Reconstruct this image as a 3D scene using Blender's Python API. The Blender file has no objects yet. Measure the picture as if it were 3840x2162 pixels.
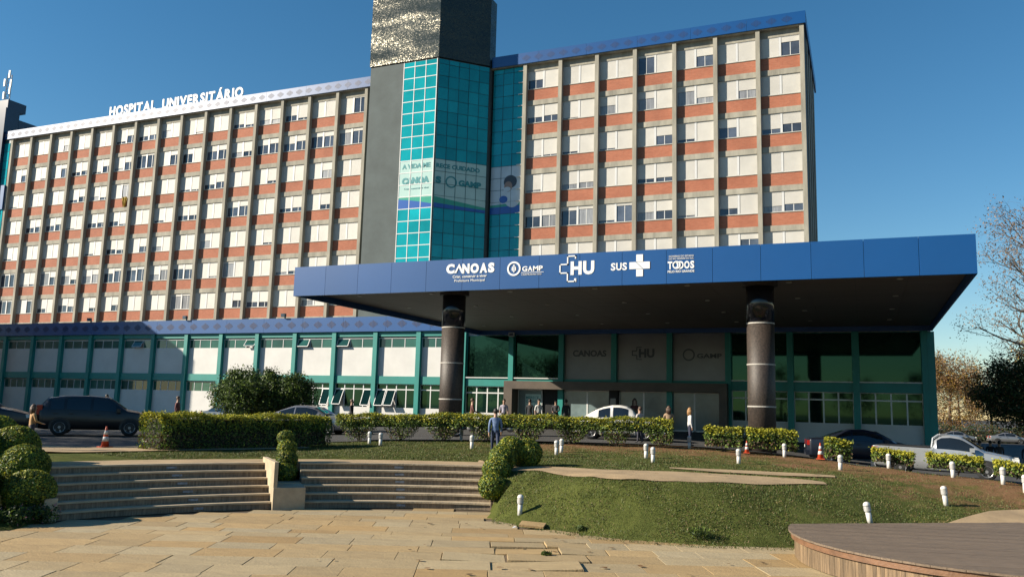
import bpy, bmesh, math, random
import numpy as np
from mathutils import Vector, Matrix
random.seed(7); RNG=np.random.default_rng(7)
SC=bpy.context.scene
# ---------------------------------------------------------------- camera
YAW,PIT,ROL=0.4021,0.1417,0.0268
CAM=Vector((98.291,-68.157,1.75))
cy,sy,cp,sp,cr,sr=math.cos(YAW),math.sin(YAW),math.cos(PIT),math.sin(PIT),math.cos(ROL),math.sin(ROL)
fw=Vector((-sy*cp,cy*cp,sp)); rt=Vector((cy,sy,0)); up=rt.cross(fw)
R_=cr*rt+sr*up; U_=-sr*rt+cr*up
cam=bpy.data.cameras.new('camera'); co=bpy.data.objects.new('camera',cam); SC.collection.objects.link(co)
co.matrix_world=Matrix(((R_.x,U_.x,-fw.x,CAM.x),(R_.y,U_.y,-fw.y,CAM.y),(R_.z,U_.z,-fw.z,CAM.z),(0,0,0,1)))
cam.sensor_width=36; cam.lens=36*3103.48/3840; cam.clip_end=6000; cam.clip_start=.1
SC.camera=co
# ---------------------------------------------------------------- sky and sun
SUN_AZ=math.radians(58); SUN_EL=math.radians(25.8)   # azimuth measured from the facade normal, sun to the left
tosun=Vector((-math.sin(SUN_AZ)*math.cos(SUN_EL),-math.cos(SUN_AZ)*math.cos(SUN_EL),math.sin(SUN_EL)))
wd=bpy.data.worlds.new('World'); SC.world=wd; wd.use_nodes=True
nt=wd.node_tree; nt.nodes.clear()
sky=nt.nodes.new('ShaderNodeTexSky'); sky.sky_type='NISHITA'; sky.sun_disc=False
sky.sun_elevation=SUN_EL; sky.sun_rotation=math.atan2(tosun.x,tosun.y)
sky.air_density=1.1; sky.dust_density=0.0; sky.ozone_density=3.2; sky.altitude=0
hs=nt.nodes.new('ShaderNodeHueSaturation'); hs.inputs['Saturation'].default_value=1.26; hs.inputs['Hue'].default_value=.494
bg=nt.nodes.new('ShaderNodeBackground'); bg.inputs['Strength'].default_value=0.058
wo=nt.nodes.new('ShaderNodeOutputWorld')
nt.links.new(sky.outputs[0],hs.inputs['Color']); nt.links.new(hs.outputs[0],bg.inputs[0]); nt.links.new(bg.outputs[0],wo.inputs[0])
sl=bpy.data.lights.new('sun','SUN'); sl.energy=5.0; sl.angle=math.radians(.53); sl.color=(1,.90,.74)
so=bpy.data.objects.new('sun',sl); SC.collection.objects.link(so)
so.rotation_euler=tosun.to_track_quat('Z','Y').to_euler(); so.location=(40,-90,60)
SC.view_settings.view_transform='Standard'; SC.view_settings.look='None'; SC.view_settings.exposure=1.05; SC.view_settings.gamma=1
SC.render.engine='CYCLES'
# ---------------------------------------------------------------- helpers
COL=SC.collection
MATS={}; ALB=.78
def mat(name,col,rough=.6,var=.12,scale=3.0,bump=0.0,bscale=None,metal=0.0,spec=.5,rand=0.0,col2=None,stretch=(1,1,1),coat=0.0,detail=5,space='pos',ior=1.5,stint=(1,1,1),rhue=0.0):
    if name in MATS: return MATS[name]
    col=tuple(c*ALB for c in col); col2=tuple(c*ALB for c in col2) if col2 else None
    m=bpy.data.materials.new(name); m.use_nodes=True; n=m.node_tree; L=n.links
    b=n.nodes['Principled BSDF']
    b.inputs['Roughness'].default_value=rough; b.inputs['Metallic'].default_value=metal
    b.inputs['Specular IOR Level'].default_value=spec; b.inputs['IOR'].default_value=ior; b.inputs['Specular Tint'].default_value=(*stint,1); b.inputs['Coat Weight'].default_value=coat
    if space=='pos':
        src=n.nodes.new('ShaderNodeNewGeometry').outputs['Position']
    else:
        src=n.nodes.new('ShaderNodeTexCoord').outputs['Object']
    mp=n.nodes.new('ShaderNodeMapping'); mp.inputs['Scale'].default_value=stretch; L.new(src,mp.inputs[0])
    nz=n.nodes.new('ShaderNodeTexNoise'); nz.inputs['Scale'].default_value=scale; nz.inputs['Detail'].default_value=detail; nz.inputs['Roughness'].default_value=.65
    L.new(mp.outputs[0],nz.inputs[0])
    cr_=n.nodes.new('ShaderNodeValToRGB'); c=col; d=col2 or tuple(x*(1-var*2) for x in col)
    if col2 is None: c=tuple(min(1,x*(1+var)) for x in col)
    cr_.color_ramp.elements[0].position=.3; cr_.color_ramp.elements[1].position=.7
    cr_.color_ramp.elements[0].color=(*d,1); cr_.color_ramp.elements[1].color=(*c,1)
    L.new(nz.outputs[0],cr_.inputs[0]); out=cr_.outputs[0]
    if rand:
        oi=n.nodes.new('ShaderNodeObjectInfo'); h=n.nodes.new('ShaderNodeHueSaturation')
        mr=n.nodes.new('ShaderNodeMapRange'); mr.inputs['To Min'].default_value=1-rand; mr.inputs['To Max'].default_value=1+rand
        L.new(oi.outputs['Random'],mr.inputs[0]); L.new(mr.outputs[0],h.inputs['Value'])
        if rhue:
            ml=n.nodes.new('ShaderNodeMath'); ml.operation='MULTIPLY'; ml.inputs[1].default_value=17.31; fr=n.nodes.new('ShaderNodeMath'); fr.operation='FRACT'; m3=n.nodes.new('ShaderNodeMapRange'); m3.inputs['To Min'].default_value=.5-rhue; m3.inputs['To Max'].default_value=.5+rhue*.6; m4=n.nodes.new('ShaderNodeMapRange'); m4.inputs['To Min'].default_value=1.12; m4.inputs['To Max'].default_value=.80
            L.new(oi.outputs['Random'],ml.inputs[0]); L.new(ml.outputs[0],fr.inputs[0]); L.new(fr.outputs[0],m3.inputs[0]); L.new(m3.outputs[0],h.inputs['Hue']); L.new(fr.outputs[0],m4.inputs[0]); L.new(m4.outputs[0],h.inputs['Saturation'])
        L.new(out,h.inputs['Color']); out=h.outputs[0]
    L.new(out,b.inputs['Base Color'])
    if bump:
        n2=n.nodes.new('ShaderNodeTexNoise'); n2.inputs['Scale'].default_value=bscale or scale*6; n2.inputs['Detail'].default_value=6
        L.new(mp.outputs[0],n2.inputs[0])
        bp=n.nodes.new('ShaderNodeBump'); bp.inputs['Strength'].default_value=bump; bp.inputs['Distance'].default_value=.03
        L.new(n2.outputs[0],bp.inputs['Height']); L.new(bp.outputs[0],b.inputs['Normal'])
    MATS[name]=m; return m
class MB:
    def __init__(s): s.v=[];s.f=[];s.m=[]
    def add(s,vs,fs,mi=0):
        o=len(s.v); s.v+= [tuple(map(float,p)) for p in vs]; s.f+=[tuple(i+o for i in f) for f in fs]; s.m+=[mi]*len(fs); return s
    def box(s,x0,x1,y0,y1,z0,z1,mi=0):
        return s.add([(x0,y0,z0),(x1,y0,z0),(x1,y1,z0),(x0,y1,z0),(x0,y0,z1),(x1,y0,z1),(x1,y1,z1),(x0,y1,z1)],
          [(0,3,2,1),(4,5,6,7),(0,1,5,4),(1,2,6,5),(2,3,7,6),(3,0,4,7)],mi)
    def prism(s,poly,z0,z1,mi=0):   # poly ccw in xy
        n=len(poly); vs=[(x,y,z0) for x,y in poly]+[(x,y,z1) for x,y in poly]
        return s.add(vs,[tuple(range(n-1,-1,-1)),tuple(range(n,2*n))]+[(i,(i+1)%n,n+(i+1)%n,n+i) for i in range(n)],mi)
    def prismY(s,poly,y0,y1,mi=0):  # poly in xz, ccw seen from -y
        n=len(poly); vs=[(x,y0,z) for x,z in poly]+[(x,y1,z) for x,z in poly]
        return s.add(vs,[tuple(range(n)),tuple(range(2*n-1,n-1,-1))]+[(i,n+i,n+(i+1)%n,(i+1)%n) for i in range(n)],mi)
    def tube(s,pts,rad,n=8,mi=0,cap=True):
        pts=[Vector(p) for p in pts]; base=len(s.v); prev=None
        for k,p in enumerate(pts):
            t=(pts[min(k+1,len(pts)-1)]-pts[max(k-1,0)]).normalized()
            a=t.orthogonal().normalized() if prev is None else (prev-t*prev.dot(t)).normalized()
            prev=a; b=t.cross(a); r=rad[k] if isinstance(rad,(list,tuple)) else rad
            for i in range(n):
                q=p+a*r*math.cos(2*math.pi*i/n)+b*r*math.sin(2*math.pi*i/n); s.v.append(tuple(q))
        for k in range(len(pts)-1):
            for i in range(n):
                j=(i+1)%n; s.f.append((base+k*n+i,base+k*n+j,base+(k+1)*n+j,base+(k+1)*n+i)); s.m.append(mi)
        if cap:
            s.f.append(tuple(base+i for i in range(n-1,-1,-1))); s.m.append(mi)
            s.f.append(tuple(base+(len(pts)-1)*n+i for i in range(n))); s.m.append(mi)
        return s
    def lathe(s,prof,n=16,c=(0,0,0),mi=0):
        b=len(s.v)
        for r,z in prof:
            for i in range(n):
                a=2*math.pi*i/n; s.v.append((c[0]+r*math.cos(a),c[1]+r*math.sin(a),c[2]+z))
        for k in range(len(prof)-1):
            for i in range(n):
                j=(i+1)%n; s.f.append((b+k*n+i,b+k*n+j,b+(k+1)*n+j,b+(k+1)*n+i)); s.m.append(mi)
        s.f.append(tuple(b+i for i in range(n-1,-1,-1))); s.m.append(mi)
        s.f.append(tuple(b+(len(prof)-1)*n+i for i in range(n))); s.m.append(mi)
        return s
    def mesh(s,name,mats,smooth=False):
        me=bpy.data.meshes.new(name); me.from_pydata(s.v,[],s.f)
        for m in (mats if isinstance(mats,(list,tuple)) else [mats]): me.materials.append(m)
        if any(s.m): me.polygons.foreach_set('material_index',s.m)
        if smooth: me.polygons.foreach_set('use_smooth',[True]*len(s.f))
        me.update(); return me
    def obj(s,name,mats,parent=None,smooth=False,loc=None):
        return put(name,s.mesh(name,mats,smooth),parent,loc)
def put(name,me,parent=None,loc=None,rot=None,scale=None):
    o=bpy.data.objects.new(name,me); COL.objects.link(o)
    if parent is not None: o.parent=parent
    if loc is not None: o.location=loc
    if rot is not None: o.rotation_euler=rot
    if scale is not None: o.scale=scale
    return o
def tag(o,label=None,cat=None,group=None,kind=None):
    if label: o['label']=label
    if cat: o['category']=cat
    if group: o['group']=group
    if kind: o['kind']=kind
    return o
def thing(name,label,cat,loc=(0,0,0),rz=0,group=None):
    o=bpy.data.objects.new(name,None); COL.objects.link(o); o.location=loc; o.rotation_euler=(0,0,rz); o.empty_display_size=.3
    return tag(o,label,cat,group)
def struct(o): o['kind']='structure'; return o
def copy_tree(o,parent=None):
    c=o.copy(); COL.objects.link(c)
    if parent is not None: c.parent=parent
    for ch in o.children: copy_tree(ch,c)
    return c
def text_mesh(txt,size,bold=.0,depth=.02,align='LEFT',shear=0.0,space=1.0):
    cu=bpy.data.curves.new('t','FONT'); cu.body=txt; cu.size=size; cu.offset=bold; cu.extrude=depth; cu.align_x=align; cu.shear=shear; cu.space_character=space; cu.resolution_u=3
    ob=bpy.data.objects.new('t',cu); COL.objects.link(ob); bpy.context.view_layer.update()
    me=bpy.data.meshes.new_from_object(ob.evaluated_get(bpy.context.evaluated_depsgraph_get())); bpy.data.objects.remove(ob); bpy.data.curves.remove(cu)
    return me
def text(name,txt,w,h,x,y,z,m,parent,bold=.0,depth=.02,rz=0.0,shear=0.0,space=1.0):
    """text standing upright facing -y, left bottom at x,y,z, fitted to width w and cap height h"""
    me=text_mesh(txt,1.0,bold,.5,shear=shear,space=space); me.name=name
    vs=np.array([v.co[:] for v in me.vertices]); lo=vs.min(0); hi=vs.max(0)
    vs[:,0]=(vs[:,0]-lo[0])/(hi[0]-lo[0])*w; vs[:,1]=(vs[:,1]-lo[1])/(hi[1]-lo[1])*h; vs[:,2]=vs[:,2]*2*depth
    for v,c in zip(me.vertices,vs): v.co=(c[0],-c[2],c[1])
    me.materials.clear(); me.materials.append(m); me.update()
    pl=parent.matrix_basis.translation if parent else Vector()
    return put(name,me,parent,Vector((x,y,z))-pl,(0,0,rz))
# ---------------------------------------------------------------- materials
concrete=mat('concrete',(.385,.36,.295),.85,.20,1.3,.25,25,stretch=(1,1,.22))
brick=None
def brick_mat():
    m=bpy.data.materials.new('brick'); m.use_nodes=True; n=m.node_tree; L=n.links; b=n.nodes['Principled BSDF']; b.inputs['Roughness'].default_value=.85
    g=n.nodes.new('ShaderNodeNewGeometry'); s=n.nodes.new('ShaderNodeSeparateXYZ'); c=n.nodes.new('ShaderNodeCombineXYZ')
    L.new(g.outputs['Position'],s.inputs[0]); L.new(s.outputs[0],c.inputs[0]); L.new(s.outputs[2],c.inputs[1])
    br=n.nodes.new('ShaderNodeTexBrick'); br.inputs['Scale'].default_value=1; br.inputs['Brick Width'].default_value=.25; br.inputs['Row Height'].default_value=.075; br.inputs['Mortar Size'].default_value=.007
    br.inputs['Color1'].default_value=(.385,.125,.068,1); br.inputs['Color2'].default_value=(.31,.092,.048,1); br.inputs['Mortar'].default_value=(.32,.18,.115,1)
    L.new(c.outputs[0],br.inputs['Vector'])
    nz=n.nodes.new('ShaderNodeTexNoise'); nz.inputs['Scale'].default_value=.35; nz.inputs['Detail'].default_value=6; L.new(g.outputs['Position'],nz.inputs[0])
    mx=n.nodes.new('ShaderNodeMix'); mx.data_type='RGBA'; mx.blend_type='MULTIPLY'; mx.inputs[0].default_value=.6
    cr_=n.nodes.new('ShaderNodeValToRGB'); cr_.color_ramp.elements[0].position=.35; cr_.color_ramp.elements[1].position=.65; cr_.color_ramp.elements[0].color=(.68,.62,.6,1); cr_.color_ramp.elements[1].color=(1,1,1,1)
    L.new(nz.outputs[0],cr_.inputs[0]); L.new(br.outputs[0],mx.inputs[6]); L.new(cr_.outputs[0],mx.inputs[7]); L.new(mx.outputs[2],b.inputs['Base Color'])
    return m
brick=brick_mat()
white=mat('white_paint',(.66,.645,.62),.6,.05,.7)
wframe=mat('white_frame',(.70,.70,.69),.45,.03,2)
def shutter_mat():
    m=mat('shutter_slats',(.61,.59,.545),.55,.05,.8,rand=.07)
    n=m.node_tree; L=n.links; b=n.nodes['Principled BSDF']
    g=n.nodes.new('ShaderNodeNewGeometry'); w=n.nodes.new('ShaderNodeTexWave'); w.bands_direction='Z'; w.inputs['Scale'].default_value=6.5
    L.new(g.outputs['Position'],w.inputs[0]); bp=n.nodes.new('ShaderNodeBump'); bp.inputs['Strength'].default_value=.35; bp.inputs['Distance'].default_value=.02
    L.new(w.outputs[1],bp.inputs['Height']); L.new(bp.outputs[0],b.inputs['Normal']); return m
shutter=shutter_mat()
glassd=mat('window_glass_dark',(.075,.092,.125),.06,.3,.5,spec=.7,rand=.5)
glassg=mat('glass_green_tint',(.006,.02,.016),.03,.2,.3,spec=.6,stint=(.35,.85,.55))
glasst=mat('glass_teal_curtain_wall',(.013,.37,.42),.07,.12,.35,spec=.5,rand=.18,stint=(.5,.9,1))
film=mat('banner_film',(.46,.66,.62),.3,.05,.5,spec=.4)
film_green=mat('banner_green',(.03,.36,.25),.3,.05,.5)
film_blue=mat('banner_blue',(.01,.10,.42),.3,.05,.5)
film_teal=mat('banner_lettering',(.02,.25,.27),.4,.05,.5)
film_white=mat('banner_white',(.62,.68,.72),.3,.08,.6)
def panel_mat(name,col,rough=.36,spec=.9):
    m=mat(name,col,rough,.05,.15,spec=spec,ior=1.62,rand=.05); return m
blue=panel_mat('blue_composite_panel',(.0005,.070,.255),.34,.50)
navy=mat('navy_tile',(.012,.022,.06),.25,.2,.6,spec=.6)
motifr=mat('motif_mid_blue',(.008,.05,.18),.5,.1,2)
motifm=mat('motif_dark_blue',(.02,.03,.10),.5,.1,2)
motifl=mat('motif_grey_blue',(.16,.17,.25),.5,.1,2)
teal=mat('teal_paint',(.006,.235,.205),.5,.08,.6)
greywall=mat('grey_render',(.085,.11,.112),.8,.12,.5,.15,30)
alum=mat('white_aluminium_mullion',(.75,.75,.74),.4,.03,2)
dkmull=mat('teal_dark_joint',(.01,.07,.08),.5,.1,2)
def mosaic_mat():
    m=bpy.data.materials.new('glass_mosaic'); m.use_nodes=True; n=m.node_tree; L=n.links; b=n.nodes['Principled BSDF']
    b.inputs['Roughness'].default_value=.31; b.inputs['Specular IOR Level'].default_value=.34; b.inputs['Specular Tint'].default_value=(1,.90,.62,1)
    g=n.nodes.new('ShaderNodeNewGeometry'); v=n.nodes.new('ShaderNodeTexVoronoi'); v.inputs['Scale'].default_value=17.0; v.inputs['Randomness'].default_value=.9
    L.new(g.outputs['Position'],v.inputs[0])
    cr_=n.nodes.new('ShaderNodeValToRGB'); e=cr_.color_ramp.elements; e[0].color=(.010,.024,.042,1); e[1].color=(.045,.058,.055,1)
    sp_=n.nodes.new('ShaderNodeSeparateColor'); L.new(v.outputs['Color'],sp_.inputs[0]); L.new(sp_.outputs[0],cr_.inputs[0]); L.new(cr_.outputs[0],b.inputs['Base Color'])
    sub=n.nodes.new('ShaderNodeVectorMath'); sub.operation='SUBTRACT'; sub.inputs[1].default_value=(.5,.5,.5); L.new(v.outputs['Color'],sub.inputs[0])
    sc_=n.nodes.new('ShaderNodeVectorMath'); sc_.operation='SCALE'; sc_.inputs[3].default_value=.34; L.new(sub.outputs[0],sc_.inputs[0])
    wv=n.nodes.new('ShaderNodeTexNoise'); wv.inputs['Scale'].default_value=.35; wv.inputs['Detail'].default_value=4; mp=n.nodes.new('ShaderNodeMapping'); mp.inputs['Scale'].default_value=(.5,.5,2.2); L.new(g.outputs['Position'],mp.inputs[0]); L.new(mp.outputs[0],wv.inputs[0])
    s2=n.nodes.new('ShaderNodeVectorMath'); s2.operation='SUBTRACT'; s2.inputs[1].default_value=(.5,.5,.5); L.new(wv.outputs['Color'],s2.inputs[0]); s3=n.nodes.new('ShaderNodeVectorMath'); s3.operation='SCALE'; s3.inputs[3].default_value=.62; L.new(s2.outputs[0],s3.inputs[0])
    a0=n.nodes.new('ShaderNodeVectorMath'); a0.operation='ADD'; L.new(g.outputs['Normal'],a0.inputs[0]); L.new(s3.outputs[0],a0.inputs[1])
    ad=n.nodes.new('ShaderNodeVectorMath'); ad.operation='ADD'; L.new(a0.outputs[0],ad.inputs[0]); L.new(sc_.outputs[0],ad.inputs[1])
    nz=n.nodes.new('ShaderNodeVectorMath'); nz.operation='NORMALIZE'; L.new(ad.outputs[0],nz.inputs[0]); L.new(nz.outputs[0],b.inputs['Normal'])
    return m
mosaic=mosaic_mat()
stonecol=mat('brown_stone_mosaic',(.058,.042,.033),.55,.4,14,.35,40,spec=.5)
blackgloss=mat('black_gloss_cladding',(.012,.014,.022),.15,.2,1,spec=.6)
soffitm=mat('soffit_boards',(.17,.14,.115),.6,.1,.5,stretch=(.3,4,1))
brownp=mat('bronze_portal',(.10,.075,.055),.5,.15,1)
posterm=mat('poster_film',(.20,.205,.215),.25,.08,.4,spec=.6)
posterd=mat('poster_print_dark',(.03,.04,.06),.4,.1,1)
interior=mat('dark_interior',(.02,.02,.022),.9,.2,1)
asphalt=mat('asphalt',(.062,.060,.060),.9,.25,.5,.5,40)
roofm=mat('roof_gravel',(.22,.21,.19),.95,.2,1)
stone=mat('flagstone_sandstone',(.46,.335,.16),.8,.18,2.2,.45,16,rand=.11,col2=(.36,.26,.125),stretch=(1,2.6,1),rhue=.010)
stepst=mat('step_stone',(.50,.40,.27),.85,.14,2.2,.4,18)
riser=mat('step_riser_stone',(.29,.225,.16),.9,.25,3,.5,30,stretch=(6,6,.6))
mortar=mat('mortar_dirt',(.13,.09,.05),.95,.2,3)
pathm=mat('path_sandstone',(.44,.31,.17),.9,.15,1.1,.35,20)
deckm=mat('weathered_deck_boards',(.215,.155,.105),.75,.22,5,.4,40,stretch=(.5,6,6),rand=.12,space='obj')
slatm=mat('timber_slats',(.225,.152,.085),.65,.3,3,.35,30,stretch=(6,6,.6),rand=.28)
rimm=mat('timber_rim',(.20,.10,.05),.6,.2,4,.3,20)
bollm=mat('bollard_white',(.70,.68,.64),.5,.14,9)
bolld=mat('bollard_diffuser_grey',(.34,.34,.335),.5,.06,6)
bark=mat('bark',(.12,.09,.065),.95,.3,5,.6,30)
bigletter=mat('white_sign_letters',(.86,.86,.86),.5,.02,1)
# ---------------------------------------------------------------- terrain height
PL=-1.08; PC=(92.0,-57.5)
CP=[(89.5,-48.5,-1.1),(90.9,-49.1,-1.1),(92.1,-49.5,-1.1),(93.9,-49.7,-1.1),(95.7,-49.3,-1.1),(97.2,-48.3,-1.05),(99.26,-45.5,-.87),(102.1,-42.1,-.58),(104.5,-39.5,-.6),
(89,-50.5,-1.35),(92,-51.5,-1.35),(95,-51.5,-1.35),(98,-50,-1.3),(101,-47,-1.0),(104,-43,-.75),(100,-53,-1.3),(92,-57,-1.35),(86,-52,-1.35),(82.5,-55.5,-1.35),(96,-60,-1.3),(88,-62,-1.3),(85,-60,-1.3),
(89.8,-46.4,-.02),(91.7,-47.2,-.02),(92.9,-47.6,-.03),(94.1,-47.3,-.05),(95.3,-46.8,-.08),(97.4,-45.1,-.2),
(90.3,-45.3,0),(91.4,-45.9,0),(92.7,-45.8,0),(94,-45.3,-.01),(95.5,-44.6,-.03),(96.8,-43.7,-.06),(92,-44.9,.01),(93.4,-44.4,.02),(88.2,-43.7,0),(89.7,-44,0),(91.1,-44.4,0),(92.7,-43.5,.02),(94,-41.7,.05),(95.8,-42.1,0),(97.6,-42.2,-.05),
(99.1,-36.6,.03),(100.9,-38.0,-.05),(102.3,-39.0,-.09),(97.3,-35.7,.13),(98.7,-35.0,-.22),(100.3,-36.0,-.28),(102.3,-36.9,-.33),(104,-37.5,-.4),(99.5,-34.2,-.28),(102.3,-34.9,-.35),(104.5,-35.5,-.5),(102.4,-40.2,-.2),(98.5,-39.7,-.03),
(78,-39.3,.1),(80,-38.6,.2),(84,-37.3,.3),(88,-36,.32),(91.6,-34.6,.32),(95.3,-35.2,.22),(96.6,-36.8,.08),
(80,-50,0),(82,-48,0),(84,-46.5,0),(87,-44.5,0),(82,-44,.05),(85,-42,.12),(89,-41,.15),(92,-39.5,.2),
(85,-30,.34),(90,-28,.34),(80,-30,.3),(75,-30,.15),(70,-30,.03),(85,-15,.4),(90,-15,.4),(78,-15,.4),(97.5,-28,-.3),(100,-25,-.45),(97,-15,-.35),(102,-15,-.5),(94,-28,.12),(93,-15,.1),(100,-31,-.42),(72,-15,.1),
(74,-48,0),(70,-45,0),(70,-38,0),(76,-43,0),(66,-30,0),(77.5,-52,0),(76,-56,0),(64,-48,0),(66,-15,0),(104,-30,-.55),(107,-35,-.9),(108,-40,-.9),
(98.3,-68.2,.1),(90,-72,.05),(80,-66,0),(105,-62,-.4),(106,-55,-.8),(110,-50,-1.0)]
def ZX(x): return -1.3*min(1,max(0,(x-103)/4.0))
for x in (60,70,80,90,98,103,107,110,115,120): CP+= [(x,-90,ZX(x)),(x,-11,ZX(x))]
for y in range(-80,-11,10): CP+= [(60,y,0),(120,y,-1.3)]
_c=np.array(CP,float)
def _fit():
    n=len(_c); d=np.hypot(_c[:,None,0]-_c[None,:,0],_c[:,None,1]-_c[None,:,1])
    A=np.zeros((n+3,n+3)); A[:n,:n]=d+np.eye(n)*0.02   # linear kernel (no overshoot)
    A[:n,n]=1; A[:n,n+1]=_c[:,0]/50; A[:n,n+2]=_c[:,1]/50; A[n:,:n]=A[:n,n:].T
    return np.linalg.solve(A,np.concatenate([_c[:,2],[0,0,0]]))
_w=_fit()
def H(x,y):
    x=np.atleast_1d(np.asarray(x,float)); y=np.atleast_1d(np.asarray(y,float)); sh=x.shape
    xf=x.ravel(); yf=y.ravel(); out=np.empty(len(xf))
    for i in range(0,len(xf),20000):
        a=xf[i:i+20000]; b=yf[i:i+20000]
        d=np.hypot(a[:,None]-_c[None,:,0],b[:,None]-_c[None,:,1])
        out[i:i+20000]=d@_w[:-3]+_w[-3]+_w[-2]*a/50+_w[-1]*b/50
    r=np.hypot(xf-PC[0],yf-PC[1]); an=np.degrees(np.arctan2(yf-PC[1],xf-PC[0]))%360
    m=(an>105.8)&(an<166)&(r<15)
    out=np.where(m,np.where(r<13.3,-1.4,np.where(r<14.3,-.06,out)),out)
    m2=(r<9.5)&((an<60)|(an>165)); out=np.where(m2,np.minimum(out,-1.2),out)
    return out.reshape(sh)
def H1(x,y): return float(H(x,y)[0])
def lawn_mat():
    m=bpy.data.materials.new('lawn_turf'); m.use_nodes=True; n=m.node_tree; L=n.links; b=n.nodes['Principled BSDF']; b.inputs['Roughness'].default_value=.95; b.inputs['Specular IOR Level'].default_value=.1
    g=n.nodes.new('ShaderNodeNewGeometry')
    def noise(s,d=6):
        z=n.nodes.new('ShaderNodeTexNoise'); z.inputs['Scale'].default_value=s; z.inputs['Detail'].default_value=d; z.inputs['Roughness'].default_value=.7; L.new(g.outputs['Position'],z.inputs[0]); return z
    def ramp(src,p0,c0,p1,c1):
        r=n.nodes.new('ShaderNodeValToRGB'); e=r.color_ramp.elements; e[0].position=p0; e[0].color=(*c0,1); e[1].position=p1; e[1].color=(*c1,1); L.new(src,r.inputs[0]); return r
    gr=ramp(noise(1.6).outputs[0],.3,(.045,.056,.013),.7,(.10,.112,.027))
    di=ramp(noise(2.5).outputs[0],.3,(.14,.075,.035),.7,(.22,.125,.065))
    at=n.nodes.new('ShaderNodeAttribute'); at.attribute_name='dirt'
    nz=noise(1.1,8); ad=n.nodes.new('ShaderNodeMath'); ad.operation='ADD'; L.new(at.outputs['Fac'],ad.inputs[0]); L.new(nz.outputs[0],ad.inputs[1])
    mk=ramp(ad.outputs[0],.60,(0,0,0),.80,(1,1,1))
    mx=n.nodes.new('ShaderNodeMix'); mx.data_type='RGBA'; L.new(mk.outputs[0],mx.inputs[0]); L.new(gr.outputs[0],mx.inputs[6]); L.new(di.outputs[0],mx.inputs[7]); L.new(mx.outputs[2],b.inputs['Base Color'])
    bp=n.nodes.new('ShaderNodeBump'); bp.inputs['Strength'].default_value=.8; bp.inputs['Distance'].default_value=.05; L.new(noise(22).outputs[0],bp.inputs['Height']); L.new(bp.outputs[0],b.inputs['Normal'])
    return m
lawnm=lawn_mat()
HEDGE=[(77.9,-39.25),(84,-37.0),(91.6,-34.6),(95.9,-34.9),(97.3,-35.6),(99.1,-36.6),(100.9,-38.0),(102.8,-39.1)]
def dirt(x,y):
    d=np.full(np.shape(x),99.)
    for (a,b),(c,e) in zip(HEDGE[:-1],HEDGE[1:]):
        t=np.clip(((x-a)*(c-a)+(y-b)*(e-b))/((c-a)**2+(e-b)**2),0,1); d=np.minimum(d,np.hypot(x-a-t*(c-a),y-b-t*(e-b)))
    v=np.clip(.40-d*.055,-.2,.40)*np.clip((x-82)/5,0,1)
    v=np.maximum(v,.55-np.hypot((x-96.3)/1.3,(y+39.2)/1.1)*.5)
    return np.maximum(v,-.02)
def build_ground():
    s=3000; mb=MB(); X=[-s,60,103,107,120,s]; Y=[-s,-90,-11,s]
    for i in range(5):
        for j in range(3):
            if i in (1,2,3) and j==1: continue
            mb.add([(X[i],Y[j],ZX(X[i])),(X[i+1],Y[j],ZX(X[i+1])),(X[i+1],Y[j+1],ZX(X[i+1])),(X[i],Y[j+1],ZX(X[i]))],[(0,1,2,3)])
    struct(mb.obj('ground',asphalt))
    xs=np.arange(60,120.01,.3); ys=np.arange(-90,-10.9,.3165); GX,GY=np.meshgrid(xs,ys); GZ=H(GX,GY)
    GZ+=.02*np.sin(GX*2.1+GY*.7)*np.sin(GY*1.7)*((GX>62)&(GX<118)&(GY>-88)&(GY<-13))
    nx,ny=len(xs),len(ys); vs=np.stack([GX,GY,GZ],-1).reshape(-1,3)
    idx=np.arange(nx*ny).reshape(ny,nx); fs=np.stack([idx[:-1,:-1],idx[:-1,1:],idx[1:,1:],idx[1:,:-1]],-1).reshape(-1,4)
    me=bpy.data.meshes.new('lawn'); me.from_pydata(vs.tolist(),[],fs.tolist()); me.materials.append(lawnm)
    a=me.attributes.new('dirt','FLOAT','POINT'); a.data.foreach_set('value',dirt(vs[:,0],vs[:,1]).astype(np.float32))
    me.polygons.foreach_set('use_smooth',[True]*len(fs)); me.update(); struct(put('lawn',me))
build_ground()
def ribbon(name,A,B,m,dz=.03,n=60,k=6,thick=0):
    A=np.array(A,float);B=np.array(B,float)
    def rs(P):
        d=np.concatenate([[0],np.cumsum(np.hypot(*np.diff(P,axis=0).T))]); t=np.linspace(0,d[-1],n); return np.stack([np.interp(t,d,P[:,0]),np.interp(t,d,P[:,1])],-1)
    A=rs(A);B=rs(B); mb=MB(); W=np.linspace(0,1,k)
    P=A[:,None,:]*(1-W)[None,:,None]+B[:,None,:]*W[None,:,None]; Z=H(P[...,0],P[...,1])+dz
    vs=[(P[i,j,0],P[i,j,1],Z[i,j]) for i in range(n) for j in range(k)]
    mb.add(vs,[(i*k+j,(i+1)*k+j,(i+1)*k+j+1,i*k+j+1) for i in range(n-1) for j in range(k-1)])
    return mb.obj(name,m,smooth=True)
# asphalt drive in front of the podium and under the canopy
struct(ribbon('driveway',[(60.2,-49.8),(70,-49.6),(74.5,-47.6),(77.0,-44.2),(77.6,-40.2),(80.5,-38.2),(84.2,-36.2),(91.8,-33.7),(95.6,-34.1),(97.6,-34.8),(99.4,-35.8),(101.1,-37.2),(102.8,-38.2),(106,-38.8),(119.8,-38.8)],[(60.2,-11.9),(102.4,-11.9),(119.8,-11.9)],asphalt,.045,140,90))
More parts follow.
